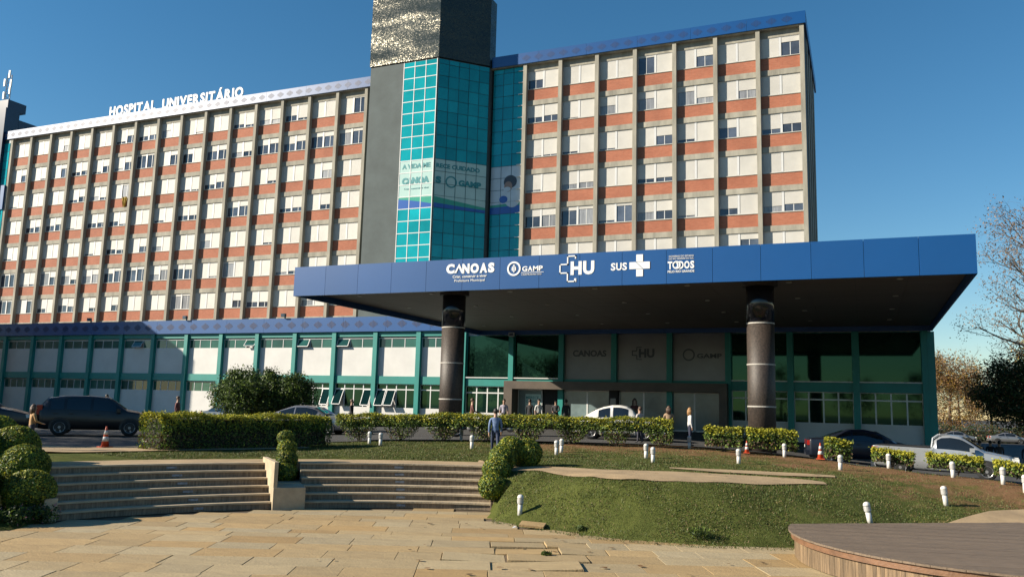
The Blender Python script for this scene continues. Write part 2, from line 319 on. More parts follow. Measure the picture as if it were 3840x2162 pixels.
# upper flagstone path running right from the top of the steps, and the lower sandy path by the stage
PLOW=[(87.3,-45.6),(88.6,-45.7),(89.62,-46.06),(90.81,-46.58),(91.92,-47.2),(92.6,-47.35),(93.48,-47.25),(94.39,-46.85),(95.67,-45.68),(96.6,-44.6),(97.31,-43.7)]; PUP=[(87.0,-43.9),(88.2,-44.4),(89.03,-44.56),(90.08,-44.51),(91.08,-44.59),(92.21,-44.38),(93.13,-44.1),(94.38,-43.95),(95.96,-43.6),(97.2,-43.3)]; PSL=[(92.9,-43.1),(94.32,-43.45),(95.91,-43.08),(97.47,-42.11)]; PSU=[(92.83,-42.85),(94.13,-42.5),(95.8,-41.9),(97.45,-41.6)]
struct(ribbon('path',PLOW,PUP,pathm,.025,60,8))
struct(ribbon('path',PSL,PSU,pathm,.035,30,5))
struct(ribbon('path',[(97.4,-49.3),(99.3,-46.2),(101.2,-43.2),(104,-40.5),(110,-36)],[(99.5,-50.5),(102,-47.3),(104,-44.3),(107,-42),(113,-38)],pathm,.05,40,8))
struct(ribbon('path',[(60.2,-52.6),(72,-52.4),(77,-50.6),(79.5,-46.5),(80.2,-43.5)],[(60.2,-49.8),(70,-49.6),(74.5,-47.6),(77.0,-44.2),(78.3,-41.9)],pathm,.05,60,8))
# plaza: mortar bed and individual flagstones
CX,CY=PC
bed=MB(); n=72; ring=[(CX+11.4*math.cos(2*math.pi*i/n),CY+11.4*math.sin(2*math.pi*i/n)) for i in range(n)]
bed.prism(ring,PL-.35,PL-.028)
plaza=struct(bed.obj('plaza',mortar))
def flagstones():
    a=math.radians(25); ux,uy=math.cos(a),math.sin(a); r=random.Random(3)
    cand=[]; v=-14.0
    def vis(x,y):
        d=Vector((x,y,PL))-CAM; zc=d.dot(fw)
        if zc<1: return False
        px=d.dot(R_)/zc*3103.5; py=-d.dot(U_)/zc*3103.5
        return -2150<px<2150 and py<1330
    while v<14:
        dv=r.choice([.55,.68,.75,.82,.5]); u=-14-r.random()
        while u<14:
            du=r.uniform(.8,1.7)
            c=[(u,v),(u+du,v),(u+du,v+dv),(u,v+dv)]
            P=[(CX+p*ux-q*uy,CY+p*uy+q*ux) for p,q in c]; mx=sum(p[0] for p in P)/4; my=sum(p[1] for p in P)/4
            if max(math.hypot(p[0]-CX,p[1]-CY) for p in P)<11.35 and vis(mx,my) and H1(mx,my)<PL+.02: cand.append((P,mx,my,du,dv))
            u+=du
        v+=dv
    cand.sort(key=lambda c:math.hypot(c[1]-CAM.x,c[2]-CAM.y))
    rest=MB()
    for i,(P,mx,my,du,dv) in enumerate(cand):
        g=.001+.004*r.random(); lift=r.gauss(0,.0008); tx=r.gauss(0,.0016); ty=r.gauss(0,.0016)
        if r.random()<.07: tx*=3.5; ty*=3.5; g+=.008
        # the broken, lifted slabs in the middle of the plaza
        if math.hypot(mx-92.3,my+52.4)<1.5: tx+=r.uniform(-.06,.06); ty+=r.uniform(-.06,.06); g+=.02*r.random(); lift+=.02*r.random()
        Q=[]
        for p in P:
            d=math.hypot(p[0]-mx,p[1]-my); k=1-g*1.5/d; Q.append((p[0]-mx)*k+r.uniform(-.004,.004)); Q.append((p[1]-my)*k+r.uniform(-.004,.004))
        mb=MB(); lo=[(Q[2*k],Q[2*k+1],-.06) for k in range(4)]
        e=.004; hi=[(Q[2*k],Q[2*k+1],lift+tx*Q[2*k]+ty*Q[2*k+1]-e) for k in range(4)]
        tp=[(Q[2*k]*.99,Q[2*k+1]*.99,lift+tx*Q[2*k]+ty*Q[2*k+1]) for k in range(4)]
        fc=[(8,9,10,11)]+[(k,(k+1)%4,4+(k+1)%4,4+k) for k in range(4)]+[(4+k,4+(k+1)%4,8+(k+1)%4,8+k) for k in range(4)]
        if i<298: mb.add(lo+hi+tp,fc); mb.obj('flagstone',stone,plaza,loc=(mx,my,PL))
        else: rest.add([(x+mx,y+my,z+PL) for x,y,z in lo+hi+tp],fc)
    if rest.v: tag(rest.obj('flagstone_field',stone,plaza),kind='stuff')
    return len(cand)
NFLAG=flagstones(); print('flagstones',NFLAG)
# steps: six concentric risers in two flights with a planter pier between and low end walls
def arc(r,a0,a1,n): return [(CX+r*math.cos(math.radians(a0+(a1-a0)*i/n)),CY+r*math.sin(math.radians(a0+(a1-a0)*i/n))) for i in range(n+1)]
def ringsec(mb,r0,r1,a0,a1,z0,z1,mi=0,n=24):
    A=arc(r0,a0,a1,n);B=arc(r1,a0,a1,n); vs=[]
    for (x,y),(p,q) in zip(A,B): vs+=[(x,y,z0),(p,q,z0),(x,y,z1),(p,q,z1)]
    fs=[]
    for i in range(n):
        o=4*i; fs+=[(o+2,o+3,o+7,o+6),(o,o+2,o+6,o+4),(o+1,o+5,o+7,o+3),(o,o+4,o+5,o+1)]
    e=4*n; fs+=[(0,1,3,2),(e,e+2,e+3,e+1)]
    fs=[tuple(reversed(f)) for f in fs] if a1>a0 else fs
    return mb.add(vs,fs,mi)
platem=mat('step_plate_grey',(.30,.33,.38),.5,.3,9)
def flight(label,a0,a1,plates):
    mid=math.radians((a0+a1)/2); L0=(CX+12*math.cos(mid),CY+12*math.sin(mid),PL)
    t=thing('stone_steps',label,'steps',L0); off=tuple(-c for c in L0)
    for k in range(6):
        z=PL+.18*(k+1); r0=11.15+.32*k; r1=12.80 if k<5 else 12.95
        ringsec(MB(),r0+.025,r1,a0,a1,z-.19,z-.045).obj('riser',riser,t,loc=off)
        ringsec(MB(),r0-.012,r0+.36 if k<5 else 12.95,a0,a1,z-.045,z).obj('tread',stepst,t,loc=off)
        for pa in plates:
            pa2=pa+ .35*k*(1 if pa>140 else .3); ringsec(MB(),r0+.01,r0+.03,pa2,pa2+1.2,z-.135,z-.075,n=3).obj('marker_plate',platem,t,loc=off)
    return t
flight('left flight of curved sandstone steps beside the stacked topiary bush',137.3,163.5,[146.0])
flight('right flight of curved sandstone steps ending at the lawn bank',106.8,132.9,[119.0])
lm=MB(); ringsec(lm,12.955,14.35,105.0,166,-.25,0.0,n=60); struct(lm.obj('landing_path',pathm))
pr=thing('planter_pier','low beige stone planter pier between the two flights of steps','planter',(CX+11.9*math.cos(math.radians(135.1)),CY+11.9*math.sin(math.radians(135.1)),PL))
po=tuple(-c for c in pr.location)
ringsec(MB(),10.95,12.1,132.93,137.27,PL-.02,PL+.56,n=4).obj('pier_block',stepst,pr,loc=po)
ringsec(MB(),12.1,13.1,132.93,137.27,PL-.02,-.50,n=4).obj('planter_body',stepst,pr,loc=po)
ringsec(MB(),11.0,13.2,136.75,137.27,PL+.56,.14,n=4).obj('side_wall',stepst,pr,loc=po)
for a0,a1,lab in ((163.52,165.0,'beige stone end wall of the steps under the clipped bushes'),(105.2,106.78,'beige stone end wall of the steps beside the lawn bank')):
    w=MB(); ringsec(w,11.1,12.0,a0,a1,PL-.02,PL+.5,n=3); ringsec(w,12.003,12.9,a0,a1,PL-.02,-.12,n=3)
    tag(w.obj('end_wall',stepst),lab,'wall')
# ---------------------------------------------------------------- ward block (two wings of bays)
BW=3.497; FW=.345; RX0=69.86; H0=32.82; FH=3.3; WH=1.72; BH=1.10; CW=BW-FW
tower=thing('hospital_ward_block','seven storey ward block with brick spandrels, concrete fins and white roller shutters','building',(47,0,8)); TO=Vector((-47,0,-8))
MB().box(-1.0,94.66,.55,16,8,33.45).obj('core_wall',greywall,tower,loc=TO)
MB().box(-1.2,94.8,.2,16.2,34.35,34.5).obj('roof_deck',roofm,tower,loc=TO)
finm=MB().box(0,FW,0,.53,0,33.5-9.9).mesh('fin',concrete)
for i in range(16): put('fin',finm,tower,Vector((i*BW,0,9.9))+TO)
for j in range(8): put('fin',finm,tower,Vector((RX0+j*BW,0,9.9))+TO)
bandm=MB().box(0,CW,.36,.549,0,FH-WH-BH).mesh('concrete_band',concrete)
brickm=MB().box(0,CW,.42,.549,0,BH-.05).box(-.0,CW,.37,.549,BH-.048,BH,1).mesh('brick_spandrel',[brick,concrete])
topm=MB().box(0,CW,.40,.549,0,.66).mesh('lintel_band',concrete)
HW=(CW-.18)/2
fr=MB()
fr.box(0,CW,.44,.52,WH-.05,WH).box(0,CW,.44,.52,0,.05).box(0,.045,.44,.52,.05,WH-.05).box(CW-.045,CW,.44,.52,.05,WH-.05).box(CW/2-.09,CW/2+.09,.43,.52,.05,WH-.05)
fr.box(0,CW,.525,.548,.0,WH)
framem=fr.mesh('window',wframe)
hw2=HW-.05
panem=MB().box(0,hw2/2-.03,.49,.51,0,WH-.1).box(hw2/2+.03,hw2,.49,.51,0,WH-.1).mesh('pane',glassd)
curtm=mat('curtained_pane',(.30,.31,.33),.25,.2,1.2,spec=.6,rand=.25,stretch=(4,4,.5)); panec=panem.copy(); panec.materials.clear(); panec.materials.append(curtm)
stilem=MB().box(hw2/2-.029,hw2/2+.029,.475,.512,0,WH-.1).mesh('sash_stile',wframe)
shutm=MB().box(.012,hw2-.012,.455,.474,-1,0).box(.012,hw2-.012,.445,.474,-1.0,-.975).mesh('roller_shutter',shutter)
RS={0:[(.5,0),(0,0),(0,0),(.92,0),(0,.6),(0,0),(0,.72)],1:[(.28,.35),(.06,0),(.5,0),(.62,0),(.75,.32),(0,.42),(0,0)],2:[(.06,.05),(.08,0),(.07,0),(0,.5),(.12,0),(.52,0),(.22,.42)],
3:[(.1,0),(.28,.3),(0,0),(.2,.22),(0,0),(0,0),(0,0)],4:[(.6,.62),(.8,.85),(.12,.9),(.42,.46),(.1,0),(.3,0),(.3,.34)],5:[(0,0),(.1,0),(0,0),(0,0),(.1,0),(.0,.7),(0,0)],6:[(0,0)]*7}
LS={0:[(0,0),(0,0),(0,.45),(0,.06),(0,0),(.15,.55),(.3,.35),(.5,0),(0,.12),(0,0),(.25,.15),(.3,.3),(.35,.15),(0,0),(0,.95)],
1:[(0,.5),(0,.06),(0,.7),(.25,.3),(.1,.5),(.2,.6),(.9,.9),(0,.7),(.6,0),(.6,.65),(.3,.35),(.6,.65),(.5,.6),(.7,.7),(.75,.8)],
2:[(.1,0),(0,0),(0,0),(.2,.4),(.3,.15),(0,.9),(0,0),(0,0),(.12,.1),(.3,.45),(0,0),(0,.15),(0,0),(0,.5),(0,0)],
3:[(0,0),(.35,.4),(.4,.45),(.1,0),(.3,.35),(.3,.12),(0,0),(.1,0),(.3,.3),(0,0),(.6,.65),(0,0),(.2,.25),(0,.3),(0,0)],
4:[(.1,0),(0,0),(0,0),(0,0),(.1,0),(.3,.25),(0,.4),(.3,0),(0,0),(.5,0),(0,0),(0,.1),(0,0),(0,0),(0,0)],
5:[(.9,.9),(.1,.1),(.85,.6),(.6,.3),(.5,.6),(.6,.8),(.75,.85),(.4,.7),(.7,.65),(0,.1),(.9,0),(0,0),(.15,.2),(.1,0),(0,0)],
6:[(.9,.9),(0,.9),(.3,0),(.45,.4),(0,.25),(0,.4),(0,0),(0,0),(.85,.9),(0,0),(0,.45),(.3,.3),(0,0),(.3,0),(0,0)]}
# the seventh listed row is the lowest; the photograph has seven rows
def bay(x,k,st):
    zt=H0-k*FH; zb=zt-WH
    w=put('window',framem,tower,Vector((x,0,zb))+TO)
    for h,op in enumerate(st):
        xo=.045 if h==0 else CW/2+.09; op=max(0,min(1,op+random.uniform(-.02,.03)*(op>0.02)))
        put('roller_shutter',shutm,w,(xo+.005,0,WH-.05),scale=(1,1,max(.04,(WH-.1)*(1-op))))
        if op>.03:
            put('pane',panec if random.random()<.22 else panem,w,(xo+.005,0,.05)); put('sash_stile',stilem,w,(xo+.005,0,.05))
    put('brick_spandrel',brickm,tower,Vector((x,0,zb-BH))+TO)
    put('concrete_band',bandm,tower,Vector((x,0,zt-FH))+TO)
    if k==0: put('lintel_band',topm,tower,Vector((x,0,zt))+TO)
for k in range(7):
    for i in range(15): bay(i*BW+FW,k,LS[k][i])
    for j in range(7): bay(RX0+j*BW+FW,k,RS[k][j])
# roof fascia with the bar motif
def motif(mb,s=1.0):
    for dx,h in ((-.36,.16),(-.24,.34),(-.12,.46),(0,.60),(.12,.46),(.24,.34),(.36,.16)):
        mb.box((dx-.03)*s,(dx+.03)*s,-.012,0,(-h/2)*s,(h/2)*s)
    return mb
mot_t=motif(MB(),1.0).mesh('motif',motifl); mot_b=motif(MB(),1.0).mesh('motif',motifm)
def fascia(x0,x1,y,z0,z1,parent,off,mo,pw,rx0=None,rx1=None,sp=1.3):
    n=max(1,round((x1-x0)/pw)); w=(x1-x0)/n
    for i in range(n): MB().box(x0+i*w+.008,x0+(i+1)*w-.008,y,y+.1,z0,z1).obj('fascia_panel',blue,parent,loc=off)
    x=(rx0 or x0)+.6
    while x<(rx1 or x1)-.5:
        put('motif',mo,parent,Vector((x,y-.001,(z0+z1)/2))+off); x+=sp
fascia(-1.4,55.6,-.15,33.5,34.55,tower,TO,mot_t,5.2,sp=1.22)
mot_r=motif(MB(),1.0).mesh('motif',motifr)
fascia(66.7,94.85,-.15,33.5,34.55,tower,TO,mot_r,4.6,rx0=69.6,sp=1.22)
MB().box(94.7,94.85,-.05,16.1,33.5,34.55).obj('fascia_return',blue,tower,loc=TO)
MB().box(-1.35,94.6,-.04,.9,33.44,33.498).obj('fascia_soffit',concrete,tower,loc=TO)
for y in (3,6.2,9.4,12.6): MB().box(94.662,94.74,y,y+1.2,10,33.4).obj('side_panel',concrete,tower,loc=TO)
# rooftop sign
sign=thing('rooftop_sign','white block letters spelling HOSPITAL UNIVERSITÁRIO along the roof edge','sign',(26.6,.1,34.5)); SO=Vector((-26.6,-.1,-34.5))
def letters(txt,x0,x1,z,h):
    ms=[]
    for ch in txt:
        me=text_mesh(ch,1.0,.035,.5); vs=np.array([v.co[:] for v in me.vertices]); ms.append((ch,me,vs,vs.min(0),vs.max(0)))
    cap=max(m[4][1] for m in ms if m[0]=='H' or m[0]=='U'); tot=sum(m[4][0]-m[3][0] for m in ms)+.11*(len(ms)-1); kx=(x1-x0)/tot; x=x0
    for ch,me,vs,lo,hi in ms:
        for v,c in zip(me.vertices,vs): v.co=((c[0]-lo[0])*kx,-c[2]*.12,(c[1])/cap*h)
        me.materials.clear(); me.materials.append(bigletter); me.name='letter'; me.update()
        put('letter',me,sign,Vector((x,.15,z))+SO); x+=(hi[0]-lo[0]+.11)*kx
letters('HOSPITAL',16.6,23.85,34.62,1.15); letters('UNIVERSITÁRIO',24.9,36.6,34.6,1.12)
fr_=MB().box(16.5,36.7,.2,.25,34.52,34.6)
for i in range(9): fr_.box(17+i*2.4,17.06+i*2.4,.22,1.0,34.5,34.56)
fr_.obj('support_rail',wframe,sign,loc=SO)
# ---------------------------------------------------------------- lift shaft with curtain wall
shaft=thing('glazed_stair_tower','grey stair tower with teal curtain wall, banner film and glittering mosaic cap','building',(61,-1,8)); HO=Vector((-61,1,-8))
MB().prism([(55.7,-4),(63.02,-4),(66.56,-.46),(66.56,8),(55.7,8)],8.2,33.48).obj('shaft_wall',greywall,shaft,loc=HO)
MB().prism([(55.62,-4.1),(63.06,-4.1),(66.62,-.54),(66.62,.75),(55.62,.75)],33.58,40.4).obj('mosaic_cap',mosaic,shaft,loc=HO)
MB().prism([(55.8,-3.9),(62.97,-3.9),(66.4,-.47),(66.4,.6),(55.8,.6)],33.48,33.58).obj('cap_shadow_gap',interior,shaft,loc=HO)
rows=[33.42]+[23.87+1.135*k for k in range(8,-1,-1)]+[23.87-1.135*k for k in range(1,14)]
def curtain(orig,ang,length,cols,mm,mt,front):
    cw=length/cols; c,s=math.cos(ang),math.sin(ang)
    def at(u,d=0): return Vector((orig[0]+u*c+d*s,orig[1]+u*s-d*c,0))
    pm={}
    for r in range(len(rows)-1):
        h=rows[r]-rows[r+1]; ban=19.9<rows[r+1] and rows[r]<24.0
        key=(round(h,3),ban)
        if key not in pm: pm[key]=MB().box(.02,cw-.02,-.05,-.02,.02,h-.02).mesh('pane',(film if front!='nurse' else film_white) if ban else glasst)
        for q in range(cols):
            p=at(q*cw); o=put('pane',pm[key],shaft,Vector((p.x,p.y,rows[r+1]))+HO,(random.gauss(0,.006),0,ang+random.gauss(0,.007)) if not (18.9<rows[r+1] and rows[r]<24.0) else (0,0,ang))
    b=MB()
    for q in range(cols+1): b.box(q*cw-mt,q*cw+mt,-.075,0,8.6,33.45)
    for z in rows[1:]: b.box(0,length,-.07,0,z-mt,z+mt)
    o=b.obj('mullion_grid',mm,shaft,loc=Vector((orig[0],orig[1],0))+HO); o.rotation_euler=(0,0,ang)
curtain((59.42,-4.01),0,3.52,3,alum,.035,'a')
curtain((63.06,-3.985),math.radians(45),4.98,5,dkmull,.014,'b')
curtain((66.75,.30),0,3.1,3,dkmull,.014,'nurse')
fn=MB()
for z in rows[1:]: fn.box(69.35,69.84,.1,.31,z-.02,z+.03)
fn.obj('sunshade_fins',alum,shaft,loc=HO)
# banner waves and lettering
def strip(name,m,orig,ang,pts_t,pts_b,d):
    n=len(pts_t); mb=MB(); mb.add([(u,-d,z) for u,z in pts_b]+[(u,-d,z) for u,z in pts_t]+[(u,-d+.004,z) for u,z in pts_b]+[(u,-d+.004,z) for u,z in pts_t],[(i,i+1,n+i+1,n+i) for i in range(n-1)]+[(2*n+i+1,2*n+i,3*n+i,3*n+i+1) for i in range(n-1)])
    o=mb.obj(name,m,shaft,loc=Vector((orig[0],orig[1],0))+HO); o.rotation_euler=(0,0,ang)
A_=(59.42,-4.01); B_=(63.06,-3.985); a45=math.radians(45); C_=(66.75,.30)
us=np.linspace(0,3.5,9); strip('banner_film_edge',film,A_,0,[(u,20.47) for u in us],[(u,20.35-.02*u) for u in us],.056)
strip('banner_wave',film_green,A_,0,[(u,20.42-.02*u) for u in us],[(u,20.25-.10*u-.02*u*u) for u in us],.060)
strip('banner_wave',film_blue,A_,0,[(u,20.27-.10*u-.02*u*u) for u in us],[(u,19.36) for u in us],.063)
us=np.linspace(0,4.96,11); strip('banner_film_edge',film,B_,a45,[(u,20.47) for u in us],[(u,20.3-.10*u) for u in us],.056)
strip('banner_wave',film_green,B_,a45,[(u,20.36-.11*u) for u in us],[(u,19.75-.04*u) for u in us],.060)
strip('banner_wave',film_blue,B_,a45,[(u,19.78-.04*u) for u in us],[(u,19.36-.015*u) for u in us],.063)
us=np.linspace(0,3.08,7); strip('banner_wave',film_green,C_,0,[(u,20.2+.05*u) for u in us],[(u,19.95+.04*u) for u in us],.060)
strip('banner_film_edge',film_white,C_,0,[(u,20.47) for u in us],[(u,20.18+.05*u) for u in us],.056)
strip('banner_wave',film_blue,C_,0,[(u,19.97+.04*u) for u in us],[(u,19.34) for u in us],.063)
def onB(u): return (B_[0]+u*math.cos(a45)+.066*math.sin(a45),B_[1]+u*math.sin(a45)-.066*math.cos(a45))
text('banner_lettering','A VIDA ME',2.95,.45,59.7,-4.075,23.1,film_teal,shaft,.04,.003)
text('banner_lettering','RECE CUIDADO',4.2,.42,*onB(.12),23.05,film_teal,shaft,.04,.003,rz=a45)
text('banner_lettering','CANOA',2.85,.66,59.75,-4.075,21.62,film_teal,shaft,.075,.003)
text('banner_lettering','S',.55,.66,*onB(.1),21.6,film_teal,shaft,.075,.003,rz=a45)
text('banner_lettering','GAMP',2.2,.60,*onB(2.3),21.55,film_teal,shaft,.065,.003,rz=a45)
text('banner_lettering','Criar, construir e viver',2.6,.2,60.0,-4.075,21.1,film_teal,shaft,.0,.003)
rg=MB(); 
for i in range(28):
    a0=2*math.pi*i/28;a1=2*math.pi*(i+1)/28; rg.add([(.42*math.cos(a0),0,.42*math.sin(a0)),(.55*math.cos(a0),0,.55*math.sin(a0)),(.55*math.cos(a1),0,.55*math.sin(a1)),(.42*math.cos(a1),0,.42*math.sin(a1))],[(0,1,2,3)])
ringm=rg.mesh('ring_emblem',film_teal); p=onB(1.6); put('ring_emblem',ringm,shaft,Vector((p[0],p[1],21.85))+HO,(0,0,a45))
def blob(name,m,cx,cz,rx,rz,d,parent,off,y,n=20,cut=None):
    pts=[(cx+rx*math.cos(2*math.pi*i/n),cz+rz*math.sin(2*math.pi*i/n)) for i in range(n)]
    if cut is not None: pts=[(x,max(z,cut)) for x,z in pts]
    MB().prismY(pts,y-d,y-d+.003).obj(name,m,parent,loc=off)
skinp=mat('print_skin',(.36,.22,.16),.4,.1,1)
blob('banner_photo_print',film_white,69.0,20.9,.85,1.0,.070,shaft,HO,.30)
blob('banner_photo_print',posterd,68.75,22.35,.66,.62,.074,shaft,HO,.30)
blob('banner_photo_print',skinp,68.55,21.9,.40,.50,.078,shaft,HO,.30)
blob('banner_photo_print',film_white,68.45,21.65,.36,.22,.082,shaft,HO,.30)
blob('banner_photo_print',film_blue,68.1,20.7,.42,.35,.076,shaft,HO,.30)
# ---------------------------------------------------------------- left stair block at the end of the ward block
lb=thing('left_stair_block','dark navy stair block rising behind the left end of the ward block roof','building',(-8,3,0)); LO=Vector((8,-3,0))
MB().box(-16,-1.05,-.45,1.45,0,37.7).obj('front_volume',navy,lb,loc=LO)
MB().box(-15.5,-1.03,1.46,13,0,36.6).obj('rear_volume',navy,lb,loc=LO)
MB().box(-15.8,-1.3,-.1,2.4,37.71,38.9).obj('roof_house',navy,lb,loc=LO)
MB().box(-16,-.02,.0,.52,8,33.4).obj('link_wall',dkmull,lb,loc=LO)
pmm=MB().box(.02,1.0,-.03,0,.02,1.1).mesh('pane',glasst)
for r in range(20):
    for q in range(2): put('pane',pmm,lb,Vector((-2.1+q*1.03,-.001,10.3+r*1.135))+LO)
MB().box(-6,-.01,-.2,-.04,24.4,27.5).obj('navy_band',blue,lb,loc=LO)
# ---------------------------------------------------------------- podium
PYF=-12.04; PX0=19.8; PB=3.905
pod=thing('podium_block','two storey podium with teal fins, white panels and patterned blue fascia','building',(52,-11,0)); PO=Vector((-52,11,0))
MB().box(0,102.2,-11.55,.0,-.9,8.3).obj('podium_core',white,pod,loc=PO)
MB().box(90.2,102.3,PYF+.30,-11.54,-1.2,.0).obj('plinth',teal,pod,loc=PO)
MB().box(-10,102.2,-11.9,.3,8.3,8.42).obj('podium_roof',roofm,pod,loc=PO)
pfin=MB().box(-.19,.19,PYF,PYF+.48,-.8,7.36).mesh('fin',teal)
for i in range(-5,22): put('fin',pfin,pod,Vector((PX0+PB*i+.0,0,0))+PO)
MB().box(101.95,102.35,PYF-.02,-6,-1.2,6.95).obj('corner_pier',teal,pod,loc=PO)
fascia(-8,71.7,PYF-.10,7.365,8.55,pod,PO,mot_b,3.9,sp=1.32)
MB().box(71.7,102.3,PYF-.05,PYF+.05,7.0,8.5).obj('fascia_inner',blue,pod,loc=PO)
cwid=PB-.38
bm_w=MB().box(0,cwid,PYF+.33,PYF+.485,0,6.1-3.86).mesh('white_panel',white)
bm_b=MB().box(0,cwid,PYF+.16,PYF+.485,0,3.86-3.27).mesh('teal_beam',teal)
bm_t=MB().box(0,cwid,PYF+.16,PYF+.485,0,7.36-6.98).box(0,cwid,PYF+.30,PYF+.36,-.16,-.10,1).mesh('teal_head_beam',[teal,wframe])
lw1=MB().box(0,cwid,PYF+.33,PYF+.485,0,2.37).mesh('white_panel',white)
lw2=MB().box(0,cwid,PYF+.33,PYF+.485,0,1.40).mesh('white_panel',white)
def win(parent,off,x0,x1,z0,z1,cols,rows_,y,fm,gm,t=.03,openp=()):
    """window frame part with one pane per light; rows_ are z split heights"""
    zs=[z0]+list(rows_)+[z1]; cw=(x1-x0)/cols; f=MB()
    for q in range(cols+1):
        x=x0+q*cw; f.box(max(x0,x-t),min(x1,x+t),y-.03,y+.05,z0,z1)
    for z in zs: f.box(x0,x1,y-.028,y+.048,max(z0,z-t),min(z1,z+t))
    w=f.obj('window',fm,parent,loc=off); 
    for r in range(len(zs)-1):
        for q in range(cols):
            a,b=x0+q*cw+t,x0+(q+1)*cw-t; h=zs[r+1]-zs[r]-2*t
            if (r,q) in openp:
                c=MB().box(0,b-a,-.015,.015,-h,0,0); sf=MB().box(-.0,b-a,-.03,.02,-h,-h+.05).box(0,b-a,-.03,.02,-.05,0).box(0,.05,-.03,.02,-h,0).box(b-a-.05,b-a,-.03,.02,-h,0)
                o=c.obj('pane',gm,w,loc=(a,y,zs[r+1]-t)); o.rotation_euler=(-openp[(r,q)],0,0)
                o2=sf.obj('open_sash',fm,w,loc=(a,y,zs[r+1]-t)); o2.rotation_euler=(-openp[(r,q)],0,0)
            else: MB().box(a,b,y-.005,y+.005,zs[r]+t,zs[r+1]-t).obj('pane',gm,w)
    return w
glassp=mat('glass_podium_green',(.03,.11,.085),.05,.2,.4,spec=.7,rand=.3)
for i in range(-5,13):
    x=PX0+PB*i+.19
    if x<2: continue
    put('white_panel',bm_w,pod,Vector((x,0,3.862))+PO); put('teal_beam',bm_b,pod,Vector((x,0,3.27))+PO); put('teal_head_beam',bm_t,pod,Vector((x,0,6.98))+PO)
    op={}
    if i in (9,10): op={(0,0):.42}
    if i==7: op={(0,2):.6}
    if i==4: op={(0,1):.5}
    win(pod,PO,x,x+cwid,6.1,6.85,3,[],PYF+.36,wframe,glassp,.028,op)
    if i<=6:
        put('white_panel',lw1,pod,Vector((x,0,0))+PO); win(pod,PO,x,x+cwid,2.37,3.2,4,[],PYF+.36,wframe,glassp,.025)
    else:
        put('white_panel',lw2,pod,Vector((x,0,0))+PO)
        op={9:{(0,0):.05,(0,3):.35},10:{(0,0):.45,(0,3):.4},11:{(0,0):.42,(0,1):.46},12:{}}.get(i,{(0,2):.3})
        win(pod,PO,x,x+cwid,1.40,3.25,4,[2.84],PYF+.36,wframe,glassg,.04,op)
for i in range(13,21):
    x=PX0+PB*i+.19
    if i not in (15,16,17):
        win(pod,PO,x,x+cwid,3.78,6.98,1,[],PYF+.38,teal,glassg,.03)
        MB().box(x,x+cwid,PYF+.05,PYF+.12,3.8,3.87).obj('sill',wframe,pod,loc=PO)
    put('teal_beam',bm_b,pod,Vector((x,0,3.21))+PO)
    if i in (13,18,19,20):
        win(pod,PO,x,x+cwid,1.22,3.2,4,[2.72],PYF+.36,wframe,glassg,.045)
        MB().box(x,x+cwid,PYF+.33,PYF+.485,0,1.215).obj('white_panel',white,pod,loc=PO)
for i,word in ((15,'CANOAS'),(16,'HU'),(17,'GAMP')):
    x=PX0+PB*i+.19
    MB().box(x,x+cwid,PYF+.32,PYF+.36,3.8,7.0).obj('poster',posterm,pod,loc=PO)
    yy=PYF+.315
    if word=='CANOAS': text('poster_lettering','CANOAS',2.5,.46,79.17,yy,5.42,posterd,pod,.04,.003)
    if word=='HU':
        text('poster_lettering','HU',1.1,.62,84.0,yy,5.35,posterd,pod,.05,.003)
        cr0=MB()
        for (a,b,c,d) in ((83.5,83.85,5.78,5.85),(83.5,83.57,5.48,5.85),(83.5,83.85,5.48,5.55),(83.82,83.89,5.82,6.1),(83.82,84.2,6.04,6.1),(83.82,83.89,5.2,5.5),(83.82,84.2,5.2,5.26)): cr0.box(a,b,yy-.004,yy,c,d)
        cr0.obj('poster_cross_outline',posterd,pod,loc=PO)
    if word=='GAMP':
        text('poster_lettering','GAMP',1.65,.32,88.0,yy,5.32,posterd,pod,.03,.003)
        rp_=ringm.copy(); rp_.materials.clear(); rp_.materials.append(posterd); o=put('ring_emblem',rp_,pod,Vector((87.45,yy-.004,5.55))+PO,(0,0,0),(.75,1,.75))
# entrance portal
MB().box(74.3,90.1,PYF-.75,PYF+.2,3.04,3.6).obj('portal_beam',brownp,pod,loc=PO)
MB().box(74.3,74.95,PYF-.75,PYF+.45,.3,3.04).obj('portal_jamb',brownp,pod,loc=PO)
MB().box(89.6,90.1,PYF-.75,PYF+.45,.3,3.04).obj('portal_jamb',brownp,pod,loc=PO)
MB().box(82.0,82.6,PYF-.1,PYF+.45,.3,3.04).obj('portal_pier',interior,pod,loc=PO)
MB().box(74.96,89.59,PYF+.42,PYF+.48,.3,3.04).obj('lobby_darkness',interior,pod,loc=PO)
def shopglass(x0,x1,n,mm):
    w=(x1-x0)/n
    for q in range(n):
        f=MB(); a,b=x0+q*w,x0+(q+1)*w
        for e in ((a,a+.05,.4,3.02),(b-.05,b,.4,3.02)): f.box(e[0],e[1],PYF+.30,PYF+.36,e[2],e[3])
        f.box(a,b,PYF+.30,PYF+.36,2.97,3.03).box(a,b,PYF+.30,PYF+.36,.4,.5)
        d=f.obj('door_leaf',alum,pod,loc=PO); MB().box(a+.05,b-.05,PYF+.325,PYF+.335,.5,2.97).obj('pane',mm,d)
posterg=mat('poster_glass_film',(.20,.27,.28),.15,.25,.35,spec=.6)
shopglass(75.0,76.9,1,posterg); shopglass(78.6,82.0,2,posterg); shopglass(82.62,89.58,4,posterg)
lit_=mat('poster_pale_teal',(.50,.70,.64),.3,.05,1)
MB().box(75.6,76.8,PYF+.28,PYF+.30,.6,2.7).obj('poster',lit_,pod,loc=PO)
